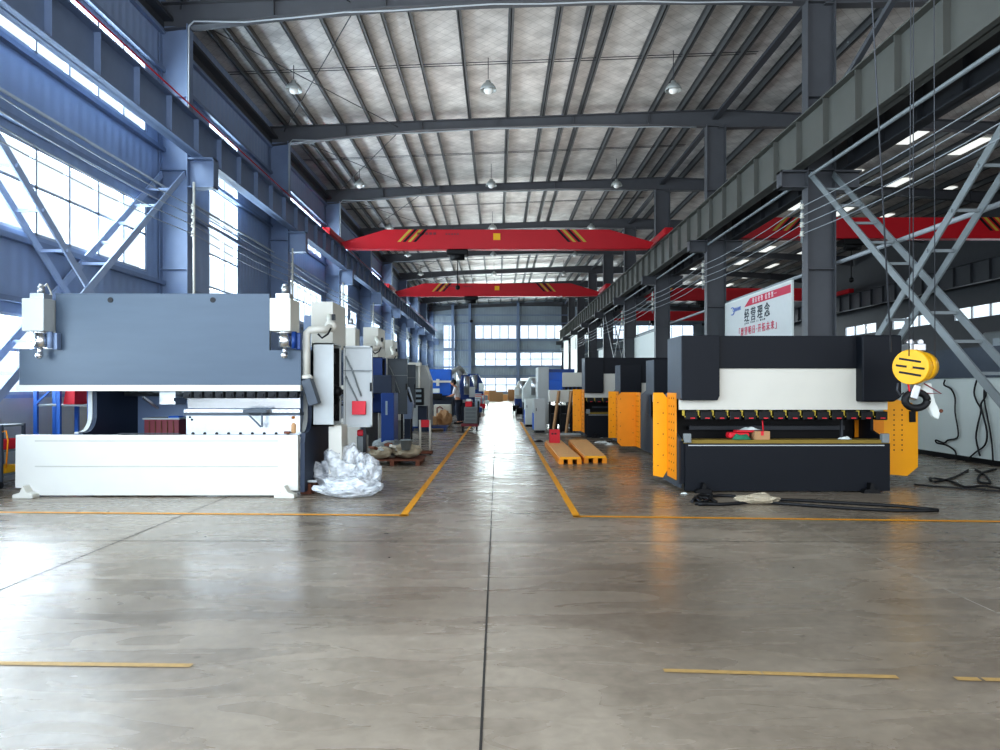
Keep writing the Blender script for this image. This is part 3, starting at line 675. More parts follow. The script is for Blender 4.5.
# repeats behind, along the left wall
dark = mat('dark_cabinet_grey','#4a5258',.5)
labs = ['second white press brake on the left, its dark cabinet door open by a blue unit','third press brake along the left wall, behind the dark open cabinet','fourth press brake along the left wall, small in the distance']
for k,(dx,dy) in enumerate(((-.1,4.9),(-.42,9.3))):
    c = copy_tree(WB); c.location = WB.location+Vector((dx,dy,0)); c['label']=labs[k]
    for o in [x for x in bpy.data.objects if x.parent and (x.parent==c or x.parent.parent==c or (x.parent.parent and x.parent.parent.parent==c))]:
        n=o.name.split('.')[0]
        rep={'cabinet_door':dark,'electrical_cabinet':M_blued if k==0 else M_grey,'ram':M_slide if k else M_navy,'oil_tank':M_cream}.get(n)
        if n in ('document_pocket','pump_cover'): bpy.data.objects.remove(o); continue
        if rep: o.material_slots[0].link='OBJECT'; o.material_slots[0].material=rep
WB['group']='white press brakes on the left'
for o in bpy.data.objects:
    if o.name.startswith('press_brake') and 'group' not in o: o['group']='white press brakes on the left'

# ================================================================= BLACK PRESS BRAKES (right)
def black_brake(x0,x1,Y,H,label,full=True,name='black'):
    o = thing('press_brake',label,'press brake',((x0+x1)/2,Y,0),'black press brakes on the right')
    zb=1.5-56*10.4/F*1.0; zb=.73
    mb = MB(); mb.box(x0+.06,x1,Y,Y+.08,.02,.69); mb.box(x0,x0+.1,Y+.03,Y+.12,.12,.72)
    bed=mb.build('bed',M_blackbrake,o)
    mb=MB(); mb.box(x0+.1,x1-.08,Y-.004,Y,.655,.67); mb.build('scale_strip',M_grey,bed)
    for a in (x0+.3,x1-.3):
        mb=MB(); mb.prism([(a-.12,0),(a+.12,0),(a+.1,.05),(a+.03,.06),(a+.02,.14),(a-.02,.14),(a-.03,.06),(a-.1,.05)],'y',Y-.1,Y+.02); mb.build('foot',M_black,bed)
    B(x0+.04,x1-.02,Y+.0,Y+.28,.69,.74).build('worktable',M_wood,o)
    for a in (x0+.04,x1-.12): B(a,a+.1,Y-.03,Y+.05,.7,.83,.008).build('table_bracket',M_greyd,o)
    # upper housing
    zt=H; z1=H-.46; 
    ram = B(x0+.0,x1,Y+.06,Y+.14,PZ(410,10.15),z1).build('ram',M_cream,o,bevel=.004)
    B(x0+.0,x1-.45,Y+.03,Y+.4,z1,zt).build('top_cover',M_blackbrake,o,bevel=.006)
    L=.53
    mb=MB(); mb.box(x0-.012,x0,Y-.04,Y+.4,1.32,zt-.01); mb.build('lit_side_sheet',M_blackside,o)  # thin grey sheet: light falling on the black housing's side, put into colour
    mb=MB(); c=.04; mb.prism([(x0,zt),(x0+L,zt),(x0+L,1.36),(x0+L-.03,1.3),(x0+.0,1.3)],'y',Y-.05,Y+.4); mb.build('cylinder_housing',M_blackbrake,o,bevel=.006)
    mb=MB(); mb.prism([(x1-.45,zt),(x1+.1,zt),(x1+.1,1.35),(x1-.0,1.28),(x1-.45,1.28)],'y',Y-.12,Y+.4); mb.build('cylinder_housing',M_blackbrake,o,bevel=.02)
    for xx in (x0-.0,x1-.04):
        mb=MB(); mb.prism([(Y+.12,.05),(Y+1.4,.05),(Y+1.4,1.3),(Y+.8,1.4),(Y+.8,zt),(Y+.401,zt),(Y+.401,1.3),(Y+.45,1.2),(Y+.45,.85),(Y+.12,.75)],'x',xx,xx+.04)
        mb.build('side_frame',M_blackside if xx<x1-.1 else M_blackbrake,o)  # left frame greyer than the right: side light put into the colour
    B(x0+.04,x1-.04,Y+1.25,Y+1.35,.3,1.3).build('rear_plate',M_black,o)
    n=14; w=(x1-x0-.06)/n
    for k in range(n):
        a=x0+.04+k*w
        cl=B(a+.03,a+w-.01,Y+.0,Y+.12,1.02,1.14,.012).build('tool_clamp',M_black,o)
        MB().box(a-.0,a+.022,Y+.04,Y+.1,1.08,1.155).box(a+.015,a+.04,Y+.02,Y+.03,1.06,1.075).build('clip',M_clip,cl)
        MB().box(a+w*.45,a+w*.75,Y-.015,Y+.0,1.04,1.055).build('clip_band',M_redp,cl)
    # interior gauge bar
    MB().box(x0+.3,x1-.3,Y+.7,Y+.78,.84,.9).box(x1-.5,x1-.47,Y+.4,Y+.44,.75,1.04).build('back_gauge',M_steelD,o)
    B(x0+.1,x1-.1,Y+.85,Y+.9,.3,1.4).build('inner_panel',M_black,o)
    return o
def guard(o, xh, Y, side, z0=.15, z1=1.4, w=.27, dep=.55, ch='', pm=None):
    """channel guard: bright plate facing the aisle end and a perforated side plate"""
    c=.09; yb_=Y+dep; a,b=xh-w,xh
    cl=c if ch=='l' else 0; cr=c*.8 if ch=='r' else 0
    pts=[(a+cl,z0),(b-cr,z0-.03*(ch=='r'))]+([(b,z0+c)] if cr else [])+([(b,z1-c)] if cr else [])+[(b-cr,z1),(a+cl,z1)]+([(a,z1-c),(a,z0+c)] if cl else [])
    mb=MB(); mb.prism(pts,'y',yb_,yb_+.02); mb.m=1
    for k in range(7): mb.cyl((a+.07+(b-a-.14)*(k%2),yb_-.004,z0+.15+k*(z1-z0-.3)/6),(a+.07+(b-a-.14)*(k%2),yb_,z0+.15+k*(z1-z0-.3)/6),.01,n=8)
    mb.build('guard_plate',[pm or M_yellow,M_rust],o)
    mb=MB(); mb.box(xh-.01,xh+.01,Y+.06,yb_,z0,z1); mb.m=1
    for r in range(10):
        for q in range(3):
            yy=Y+.15+q*.14; zz=z0+.12+r*(z1-z0-.2)/9
            for s in (-1,1): mb.cyl((xh+s*.0105,yy,zz),(xh+s*.013,yy,zz),.014,n=8)
    mb.build('side_guard',[M_orange,M_rust],o)
X0,X1 = PX(681,10.15),PX(890,10.15)
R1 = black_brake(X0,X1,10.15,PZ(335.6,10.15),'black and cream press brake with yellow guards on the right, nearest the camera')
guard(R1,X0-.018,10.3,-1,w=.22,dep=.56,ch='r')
# right guard: broad orange plate with dots
mb=MB(); Yg=10.95; gx=lambda p: PX(p,Yg); gz=lambda q: PZ(q,Yg)
mb.prism([(gx(884),gz(474)),(gx(907),gz(476)),(gx(918),gz(467)),(gx(918),gz(412)),(gx(912),gz(403)),(gx(884),gz(397))],'y',Yg,Yg+.02); mb.m=1
for r in range(9):
    for q in range(2): mb.cyl((gx(894+q*8),Yg-.004,gz(410+r*5)),(gx(894+q*8),Yg,gz(410+r*5)),.012,n=8)
gp=mb.build('guard_plate',[M_yellow,M_rust],R1)
B(gx(909),gx(915),Yg-.02,Yg-.003,gz(422),gz(411)).build('warning_plate',M_black,gp)
B(gx(855),gx(884),Yg+.0,Yg+.02,.72,1.0).build('inner_guard',M_orange,R1)
B(X1-.04,X1+.28,Yg-.1,Yg+.3,.0,.12).build('rusty_skid',M_rust,R1)
B(X1+.0,X1+.12,Yg+.05,Yg+.2,.12,.2).build('levelling_bolt',M_chrome,R1)
R4X=PX(585,20.8)
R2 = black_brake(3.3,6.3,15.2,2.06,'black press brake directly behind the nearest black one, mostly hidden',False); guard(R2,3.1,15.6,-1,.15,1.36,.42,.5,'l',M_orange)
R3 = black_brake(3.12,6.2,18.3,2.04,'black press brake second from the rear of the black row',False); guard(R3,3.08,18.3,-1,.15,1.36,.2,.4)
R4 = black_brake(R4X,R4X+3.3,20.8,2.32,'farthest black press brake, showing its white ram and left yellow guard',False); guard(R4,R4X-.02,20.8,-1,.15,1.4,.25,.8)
# items on / by the near black brake
def cloth(c, sx, sy, h, m, name, label, cat, seed=1, n=14):
    random.seed(seed); mb=MB(); g=[]
    ph=[random.uniform(0,6) for _ in range(6)]
    for i in range(n+1):
        row=[]
        for j in range(n+1):
            u,v=i/n*2-1,j/n*2-1; r=min(1,math.hypot(u,v)); z=h*max(0,(1-r**2))*(.7+.3*math.sin(5*u+ph[0])*math.cos(4*v+ph[1]))+.004
            row.append(mb.bm.verts.new((c[0]+sx*u*(1+.15*math.sin(3*v+ph[2])),c[1]+sy*v*(1+.15*math.sin(3*u+ph[3])),c[2]+z)))
        g.append(row)
    for i in range(n):
        for j in range(n): mb._f([g[i][j],g[i+1][j],g[i+1][j+1],g[i][j+1]],True)
    return tag(mb.build(name,m),label,cat)
Yt=10.22
c=P(741,436,Yt); cloth((c.x,Yt,.742),.12,.09,.11,M_green,'cloth','crumpled green cloth on the table of the near black press brake','cloth',3)
c=P(745,430,Yt); 
mb=MB(); mb.box(c.x-.22,c.x+.08,Yt+.02,Yt+.2,.75,.84,.03); mb.box(c.x-.12,c.x+.14,Yt+.0,Yt+.16,.84,.87,.01); tag(mb.build('tool_bag',[M_redp]),'red tool bag lying behind the green cloth on the press brake table','bag')
cloth((c.x+.1,Yt+.1,.87),.16,.08,.05,M_board,'rag','white rag on the red bag on the press brake table','rag',5)
bx=thing('carton','small brown carton on the press brake table','box',(PX(761,Yt),Yt,.74)); x=bx.location.x
B(x-.11,x+.11,Yt-.05,Yt+.12,.74,.86,.004).build('box_body',M_card,bx); B(x-.02,x+.02,Yt-.052,Yt+.122,.8,.862).build('tape_strip',M_redp,bx)
tag(MB().tube([(x+.05,Yt+.05,.86),(x+.04,Yt+.05,1.0),(x+.06,Yt+.1,1.06)],.012,6).build('strap',M_redp),'red strap rising from the brown carton to the tool clamps','strap')
c=P(845,434,Yt); cloth((c.x,Yt,.742),.09,.05,.05,M_board,'rag','small white rag at the right end of the black press brake table','rag',9)
# items on the white brake
c=P(293,434,9.8); o=thing('spray_bottle','small orange bottle on the right end of the white bed','bottle',(c.x,9.85,.852)); MB().lathe((c.x,9.85,.852),[(.035,0),(.04,.02),(.04,.12),(.015,.16),(.015,.2)],12).build('body',M_card,o); MB().box(c.x-.03,c.x+.02,9.83,9.87,1.05,1.09).build('trigger',M_orange,o)
tag(B(PX(284,9.78),PX(290,9.78),9.76,9.81,.852,.885,.005).build('tool_block',M_rust),'small rusty block beside the orange bottle on the white bed','block')
tag(B(PX(119,9.78),PX(180,9.78),9.74,9.82,.852,.86).build('steel_rule',M_steelD),'thin dark steel strip lying on the white bed at left','steel strip')
# tool chest behind the gap
tc=thing('tool_chest','maroon tool chest seen through the gap above the white bed','tool chest',(PX(162,11.2),11.0,0)); Yq=10.9
B(PX(144,Yq),PX(179,Yq),Yq,Yq+.5,.12,PZ(419.5,Yq),.01).build('body',M_maroon,tc); B(PX(143,Yq),PX(180,Yq),Yq-.02,Yq+.52,PZ(419.5,Yq),PZ(418,Yq)).build('top',M_grey,tc)
mb=MB()
for k in range(5): mb.box(PX(149+k*6,Yq),PX(150+k*6,Yq),Yq-.012,Yq,.6,PZ(421,Yq))
mb.build('rib',M_rust,tc)
for a in (147,176): MB().cyl((PX(a,Yq)-.03,Yq+.1,.06),(PX(a,Yq)+.03,Yq+.1,.06),.06,n=12).build('castor',M_rubber,tc)
tag(MB().box(PX(165,Yq),PX(176,Yq),Yq+.1,Yq+.25,1.0+.0,1.04,.01).build('glove',M_blue),'blue glove lying on the maroon tool chest','glove')
sc=thing('oil_can','red can tilted on a dark stand left of the maroon chest','can',(PX(141,11.5),11.5,1.02)); 
MB().lathe((PX(144,11.5),11.5,1.06),[(.12,0),(.15,.03),(.1,.1),(.04,.14)],14).build('body',M_redp,sc); MB().cyl((PX(141,11.5),11.5,1.16),(PX(138,11.5),11.5,1.27),.03,.012,n=8).build('spout',M_redp,sc)
st=thing('machine_stand','dark stand holding the red can behind the white bed','stand',(PX(140,11.5),11.5,0)); B(PX(132,11.5),PX(150,11.5),11.35,11.75,0,1.06,.01).build('body',M_blackside,st)
# blue shelving
Ys=11.7; sh=thing('shelving_unit','blue metal shelving rack against the left wall behind the white press brake','shelf',(PX(50,Ys),Ys,0))
xs_=(PX(37,Ys),PX(60,Ys)); 
xl,xr=PX(36,Ys),PX(90,Ys)
for xx in (xl,PX(59,Ys),xr):
    for yy in (Ys,Ys+.5): B(xx-.03,xx+.03,yy-.025,yy+.025,0,1.95).build('post',M_shelf,sh)
for z in (.3,1.2,1.9): B(xl,xr,Ys,Ys+.5,z-.03,z).build('shelf_board',M_shelf if z>1.5 else M_greyd,sh)
MB().bar((xl,Ys-.02,1.2),(PX(59,Ys),Ys-.02,1.55),.03).bar((xl,Ys-.02,.75),(PX(59,Ys),Ys-.02,.4),.03).build('brace',M_shelf,sh)
MB().bar((xl,Ys-.02,1.45),(xl+.25,Ys-.02,1.7),.03).build('brace',M_shelf,sh)
for k,(a,b,zz) in enumerate(((61,73,1.2),(64,74,.3))):
    mb=MB(); mb.prism([(PX(a,Ys),zz),(PX(b,Ys),zz),(PX(b,Ys),zz+.28),(PX(a+3,Ys),zz+.28)],'y',Ys+.05,Ys+.4)
    tag(mb.build('parts_bin',M_redp,bevel=.01),('red plastic bin on the middle shelf of the blue rack','red plastic bin on the bottom shelf of the blue rack')[k],'bin')
# trolley at the far left edge
Yl=10.5; tr=thing('workshop_trolley','grey workshop trolley with red and yellow items at the far left edge','trolley',(PX(-8,Yl),Yl,0))
for xx in (PX(-22,Yl),PX(1,Yl)):
    for yy in (Yl,Yl+.5): B(xx-.02,xx+.02,yy-.02,yy+.02,.1,PZ(425,Yl)).build('leg',M_blackside,tr)
for zz in (.2,.55,PZ(426,Yl)): B(PX(-22,Yl),PX(2,Yl),Yl,Yl+.5,zz-.02,zz+.01).build('tray',M_greyd,tr)
for xx in (PX(-20,Yl),PX(0,Yl)): MB().cyl((xx-.02,Yl,.05),(xx+.02,Yl,.05),.05,n=12).build('castor',M_rubber,tr)
MB().tube([(PX(2,Yl),Yl,.83),(PX(7,Yl),Yl-.02,.85),(PX(8,Yl),Yl,.7),(PX(6,Yl),Yl,.3)],.012,6).build('handle',M_orange,tr)
tag(B(PX(-6,Yl),PX(1,Yl),Yl+.1,Yl+.35,.56,.72,.02).build('toolbox',M_redp),'red toolbox on the middle tray of the grey trolley','toolbox')
tag(B(PX(-14,Yl),PX(1,Yl),Yl+.1,Yl+.35,.21,.33,.02).build('toolbox',M_hoist),'yellow case on the bottom tray of the grey trolley','case')
# plastic film heap
def film(c, rx, ry, h, seed, label, holes=False):
    random.seed(seed); mb=MB()
    bmesh.ops.create_icosphere(mb.bm, subdivisions=5, radius=1)
    from mathutils import noise
    for v in mb.bm.verts:
        p=v.co.copy(); w=p+.35*Vector((noise.noise(p*2+Vector((seed,1,0))),noise.noise(p*2+Vector((3,seed,0))),noise.noise(p*2+Vector((0,5,seed)))))
        n=noise.noise(w*1.3+Vector((seed,0,0)))*.35+(.5-abs(noise.noise(w*2.6+Vector((0,seed,0)))))*.28+(.5-abs(noise.noise(w*6)))*.10
        r=.85+n; v.co=Vector(c)+Vector((p.x*r*rx,p.y*r*ry,max(0,(p.z*.5+.42)*h*r)))
    for f in mb.bm.faces: f.smooth=True
    return tag(mb.build('plastic_sheet',FILM),label,'plastic sheet','crumpled plastic film on the floor')
film((PX(346,9.6),9.75,0.01),.44,.26,.30,2,'crumpled clear plastic film spread on the floor right of the white bed, front heap')
film((PX(338,10.2),10.4,0.02),.36,.3,.66,5,'puffed heap of clear plastic film behind the front heap, under the open cabinet')
film((PX(364,10.2),10.3,0.02),.22,.22,.50,8,'small tuft of clear plastic film at the right end of the plastic heap')
tag(B(PX(301,10),PX(312,10),9.95,10.3,0,.15,.01).build('timber_block',M_rust),'brown timber block on the floor under the end of the white press brake','block')
tag(B(PX(301,10),PX(318,10),9.93,9.97,.17,.2).build('metal_strip',M_grey),'pale metal strip beside the brown timber block','metal strip')
# pallet of wrapped parts
pl=thing('pallet','dark wooden pallet under wrapped parts on the left floor','pallet',(-1.95,13.9,0))
for k in range(6): B(-2.5,-1.42,13.5+k*.17,13.6+k*.17,.09,.11).build('slat',M_rust,pl)
for xx in (-2.45,-1.98,-1.5): B(xx-.04,xx+.04,13.5,14.45,0,.09).build('bearer',M_rust,pl)
def sack(c, r, seed, m, name, label, cat, grp=None):
    from mathutils import noise
    mb=MB(); bmesh.ops.create_icosphere(mb.bm, subdivisions=3, radius=1)
    for v in mb.bm.verts:
        p=v.co.copy(); n=noise.noise(p*1.8+Vector((seed,seed,0)))*.4+noise.noise(p*5)*.12
        v.co=Vector(c)+Vector((p.x*r[0]*(1+n),p.y*r[1]*(1+n),max(0,(p.z*.5+.5)*r[2]*(1+n*.6))))
    return tag(mb.build(name,m),label,cat,grp)
sack((-1.75,13.85,.11),(.28,.24,.30),1,M_sack,'wrapped_parcel','large tan wrapped bundle at the right of the pallet','bundle','wrapped bundles on the pallet')
sack((-2.25,13.75,.11),(.24,.22,.24),2,M_sack,'wrapped_parcel','tan wrapped bundle at the front left of the pallet','bundle','wrapped bundles on the pallet')
sack((-2.15,14.15,.11),(.3,.22,.36),3,M_greyd,'wrapped_parcel','grey wrapped bundle at the back left of the pallet','bundle','wrapped bundles on the pallet')
random.seed(4)
for k in range(7):
    xx=-2.45+k*.09; yy=13.62+random.uniform(0,.2); zz=.30+random.uniform(-.05,.08)
    mb=MB(); mb.box(xx-.05,xx+.05,yy-.09,yy+.09,zz,zz+.05,.008,rot=Matrix.Rotation(random.uniform(-1,1),3,'Z')@Matrix.Rotation(random.uniform(-.5,.5),3,'Y'))
    tag(mb.build('bracket_offcut',[M_grey,M_rust,M_cream][k%3]),'small metal offcut lying on the wrapped bundles of the pallet','offcut','offcuts on the pallet')
bk=thing('bucket','grey bucket standing on the wrapped bundles','bucket',(PX(406,13.6),13.6,.28)); x=bk.location.x
MB().lathe((x,13.6,.29),[(.08,0),(.115,.18),(.125,.18),(.125,.2),(.105,.2),(.07,.02)],18).build('body',M_greyd,bk); 
MB().tube([(x+.12*math.cos(t),13.55,.48+.04*math.sin(t)) for t in [math.pi*i/8 for i in range(9)]],.006,5).build('handle',M_black,bk)
# hand trolley
Yh=15.7; ht=thing('hand_trolley','small white hand trolley with a red panel standing left of the aisle','trolley',(PX(425,Yh),Yh,0))
xa,xb2=PX(420,Yh),PX(430,Yh)
for xx in (xa,xb2): MB().tube([(xx,Yh,.08),(xx,Yh+.03,.5),(xx-.01,Yh+.05,.76)],.026,8).build('side_rail',M_cream,ht)
B(xa+.02,xb2-.02,Yh+.02,Yh+.05,.6,.76,.01).build('panel',M_redp,ht)
B(xa-.01,xb2+.06,Yh-.15,Yh+.1,.03,.09,.01).build('toe_plate',M_rust,ht)
for xx in (xa,xb2): MB().cyl((xx-.015,Yh+.06,.06),(xx+.015,Yh+.06,.06),.06,n=12).build('wheel',M_rubber,ht)
# ================================================================= LEFT MIDGROUND MACHINES
def on(name,label,cat,x0,x1,Y,group=None): return thing(name,label,cat,((x0+x1)/2,Y,0),group)
# blue machine with screen
Yb=29.5; x0,x1=PX(420,Yb),PX(451,Yb); o=on('machining_centre','bright blue machine with a white control screen left of the worker','machine',x0,x1,Yb)
B(x0,x1,Yb,Yb+2,.2,1.1,.02).build('base',M_navy,o); B(x0,x1,Yb+.2,Yb+2,1.1,PZ(369,Yb),.03).build('housing',M_blue,o)
B(x0+.1,x1+.1,Yb+.1,Yb+.25,PZ(382.5,Yb),PZ(380.5,Yb)).build('cross_rail',M_cream,o); B(PX(436,Yb),PX(439,Yb),Yb+.08,Yb+.2,PZ(386,Yb),PZ(379,Yb)).build('rail_head',M_cream,o)
s=B(PX(433,Yb),PX(440,Yb),Yb-.2,Yb-.1,PZ(393,Yb),PZ(388.5,Yb),.01).build('control_panel',M_board,o); B(PX(431,Yb),PX(442,Yb),Yb-.25,Yb,PZ(399,Yb),PZ(393.5,Yb),.01).build('keyboard_shelf',M_black,o)
MB().tube([(x1-.1,Yb+.6,PZ(375,Yb)),(x1+.1,Yb+.5,PZ(370,Yb)),(x1+.3,Yb+1.0,PZ(367,Yb)),(x1+.45,Yb+1.3,PZ(371,Yb))],.09,10).build('extraction_duct',M_grey,o)
# tall white mill with dark panel (x 408-428)
Yw=23.6; x0,x1=PX(407,Yw),PX(429,Yw); o=on('milling_machine','tall white machine column with a dark control box at its side','machine',x0-.5,x1,Yw)
mb=MB(); mb.prism([(x0-.6,0),(x1,0),(x1,PZ(380,Yw)),(PX(424,Yw),PZ(365,Yw)),(x0,PZ(363,Yw)),(x0-.6,PZ(360,Yw))],'y',Yw+.3,Yw+1.4); mb.build('column',M_grey,o,bevel=.02)
B(x0+.05,PX(421,Yw),Yw+.0,Yw+.3,PZ(366,Yw),PZ(362.5,Yw),.01).build('head_rail',M_cream,o)
B(PX(418,Yw),PX(420,Yw),Yw+.05,Yw+.2,PZ(388,Yw),PZ(366,Yw)).build('guide_post',M_cream,o); B(PX(409,Yw),PX(411,Yw),Yw+.05,Yw+.2,PZ(388,Yw),PZ(366,Yw)).build('guide_post',M_cream,o)
B(PX(413.5,Yw),PX(424,Yw),Yw-.2,Yw+.1,PZ(405,Yw),PZ(388,Yw),.02).build('control_box',M_black,o)
mb=MB()
for k in range(3): mb.box(PX(415,Yw),PX(422,Yw),Yw-.21,Yw-.2,PZ(392+k*5,Yw),PZ(389.5+k*5,Yw))
mb.build('display',M_screen,o)
B(PX(418,Yw),PX(427,Yw),Yw-.05,Yw+.3,.0,PZ(406,Yw)).build('pedestal',M_navy,o)
# control arm post seen above (vertical white pipe)
# deep blue unit by L2
Yd=14.0; x0,x1=PX(381,Yd),PX(394,Yd); o=on('electrical_unit','deep blue upright unit standing by the dark open cabinet door','cabinet',x0,x1,Yd)
B(x0,x1,Yd,Yd+.6,.35,PZ(393,Yd),.015).build('body',M_blued,o); B(PX(372,Yd),PX(391,Yd),Yd+.1,Yd+.6,PZ(394,Yd),PZ(375,Yd),.02).build('top_housing',M_navy,o); B(x0+.1,x1-.0,Yd+.05,Yd+.5,0,.35).build('plinth',M_cream,o)
B(PX(385.5,Yd),PX(387.5,Yd),Yd-.01,Yd,PZ(415,Yd),PZ(401,Yd)).build('label_strip',M_screen,o)
Yp=17.5; o=on('control_console','slanted teal-grey console to the right of the dark panel','console',PX(404,Yp),PX(413,Yp),Yp)
mb=MB(); mb.prism([(PX(404,Yp),PZ(419,Yp)),(PX(411,Yp),PZ(419,Yp)),(PX(413,Yp),PZ(404,Yp)),(PX(408,Yp),PZ(387,Yp)),(PX(404,Yp),PZ(387,Yp))],'y',Yp,Yp+.3); mb.build('body',M_steelL,o)
MB().bar(P(406,388,Yp-.02),P(411.5,402,Yp-.02),.05).build('display',M_black,o); B(PX(404,Yp),PX(410,Yp),Yp+.05,Yp+.25,0,PZ(419,Yp)).build('pedestal',M_navy,o)
# white cabinet with cartons and bags
Yk=26.2; x0,x1=PX(433,Yk),PX(450,Yk); o=on('work_cabinet','light grey work cabinet beneath the blue machine','cabinet',x0,x1,Yk)
B(x0,x1,Yk+.3,Yk+1,.1,PZ(405,Yk),.01).build('body',M_cream,o); MB().tube([P(437,413,Yk+.28),P(437,408,Yk+.28),P(440,406.5,Yk+.28),P(443,409,Yk+.28)],.02,6).build('hose',M_maroon,o); B(x0+.05,x1-.05,Yk+.35,Yk+.95,0,.1).build('plinth',M_black,o)
sack((PX(444,25.8),25.9,0),(.28,.22,.62),6,M_card,'paper_sack','tan paper sack leaning on the light grey work cabinet','sack')
tag(B(PX(430,25.6),PX(437,25.6),25.5,25.8,0,.42,.01).build('carton',M_card),'brown carton left of the tan paper sack','box')
bp=on('pallet','blue plastic pallet on the floor left of the aisle','pallet',PX(411,24),PX(447,24),24)
B(PX(411,24),PX(447,24),23.8,24.8,.1,.16,.01).build('deck',M_blued,bp)
for xx in (412,428,444): B(PX(xx,24),PX(xx+2,24),23.8,24.8,0,.1).build('skid',M_blued,bp)
# cart
Yc2=23.5; ct=on('tool_cart','dark grey tool cart on a red wheeled base beside the aisle','tool cart',PX(463,Yc2),PX(478,Yc2),Yc2)
B(PX(464,Yc2),PX(477,Yc2),Yc2,Yc2+.5,.28,PZ(407,Yc2),.01).build('body',M_greyd,ct); B(PX(461,Yc2),PX(478,Yc2),Yc2-.05,Yc2+.6,.18,.26,.01).build('base_frame',M_maroon,ct)
for k in range(4): B(PX(465.3,Yc2),PX(475.7,Yc2),Yc2-.012,Yc2,.33+k*.12,.42+k*.12).build('drawer',mat('drawer_grey','#6b7375',.5),ct)
for xx in (462.5,476.5):
    for yy in (Yc2,Yc2+.5): MB().cyl((PX(xx,Yc2)-.02,yy,.09),(PX(xx,Yc2)+.02,yy,.09),.09,n=12).build('wheel',M_rubber,ct)
B(PX(477.5,Yc2),PX(479,Yc2),Yc2,Yc2+.04,.2,1.0).build('handle_post',M_rubber,ct)
tag(B(PX(465,Yc2),PX(472,Yc2),Yc2+.1,Yc2+.35,PZ(407,Yc2),PZ(401.5,Yc2),.02).build('toolbox',M_redp),'red toolbox on top of the dark grey tool cart','toolbox')
tag(B(PX(466,Yc2),PX(471,Yc2),Yc2+.12,Yc2+.3,PZ(401.5,Yc2),PZ(399,Yc2),.01).build('paper_pad',M_board),'white pad on the red toolbox','pad')
# distant generic machine tool
def machine(px0,px1,pt,Y,mbody,mhead,label,dirn=1):
    x0,x1=PX(px0,Y),PX(px1,Y); zt=PZ(pt,Y); w=x1-x0
    o=on('machine_tool',label,'machine',x0,x1,Y)
    B(x0,x1,Y,Y+1.6,.0,zt*.38,.03).build('base',mbody,o)
    mb=MB(); mb.prism([(x0,zt*.38),(x1,zt*.38),(x1,zt*.7),(x1-.3*w,zt*.98),(x0+.1*w,zt*.98),(x0,zt*.8)] if dirn>0 else [(x0,zt*.38),(x1,zt*.38),(x1,zt*.8),(x1-.1*w,zt*.98),(x0+.3*w,zt*.98),(x0,zt*.7)],'y',Y+.6,Y+1.6); mb.build('housing',mhead,o,bevel=.03)
    B(x0+.1*w,x1-.1*w,Y-.0,Y+.6,zt*.38,zt*.44,.01).build('table',M_grey,o)
    MB().cyl((x0+.5*w,Y+.25,zt*.55),(x0+.5*w,Y+.25,zt*.95),.12*w+.05,n=16).build('spindle_head',M_tool,o)
    cx=x1-.12*w if dirn>0 else x0+.12*w
    B(cx-.13,cx+.13,Y-.15,Y-.05,zt*.5,zt*.72,.01).build('control_panel',M_board,o)
    return o
machine(449,470,369,37,M_navy,M_grey,'blue and grey machine behind the worker')
machine(459,474,374,31.5,M_navy,M_blued,'dark blue rounded machine to the right of the worker')
machine(466,483,373,46,M_cream,M_blued,'pale machine far down the left side of the aisle')
machine(470,484,378,56,M_board,M_screen,'small white machine near the far left end of the aisle')
machine(523,548,376,33,M_navy,M_board,'white-headed machine on the right side near the back',-1)
machine(515,530,380,45,M_blued,M_cream,'small pale machine at the far right end of the aisle',-1)
# low carts/motor scooters at the far left of aisle
for k,(px_,Y,m,l) in enumerate(((479,40,M_redp,'small red cart in the distance left of the aisle'),(474.5,34,M_blued,'small blue cart in the distance left of the aisle'),(484,50,M_board,'small white cart farthest down the left of the aisle'))):
    x=PX(px_,Y); o=thing('hand_cart',l,'cart',(x,Y,0)); B(x-.35,x+.35,Y,Y+1,.25,.5,.05).build('tray',m,o); B(x-.25,x+.25,Y+.3,Y+.8,.5,.85,.06).build('load',M_screen,o)
    for s in (-.25,.25): MB().cyl((x+s-.03,Y+.1,.13),(x+s+.03,Y+.1,.13),.13,n=12).build('wheel',M_rubber,o)
    MB().tube([(x-.3,Y+1,.5),(x-.3,Y+1.05,1.0),(x+.3,Y+1.05,1.0),(x+.3,Y+1,.5)],.02,6).build('handle',M_redp,o)
# far heap
random.seed(11)
for k in range(9):
    x=-1.1+k*.62+random.uniform(-.1,.1); w=random.uniform(.5,.8); y=72+random.uniform(-2,3); h=random.uniform(.6,1.5)
    tag(B(x-w/2,x+w/2,y,y+.8,0,h,.02).build('crate',M_card if k%3 else M_ply),'%s brown crate from the left in the heap at the far end of the aisle'%ORD[k],'crate','crates at the far end')
for k in range(5):
    x=2.3+k*.35; y=68-k*.6
    sack((x,y,0),(.4,.3,.5+.12*(k%3)),20+k,M_sack,'rubble_sack','%s pale sack from the left near the far crates'%ORD[k],'sack','sacks at the far end')
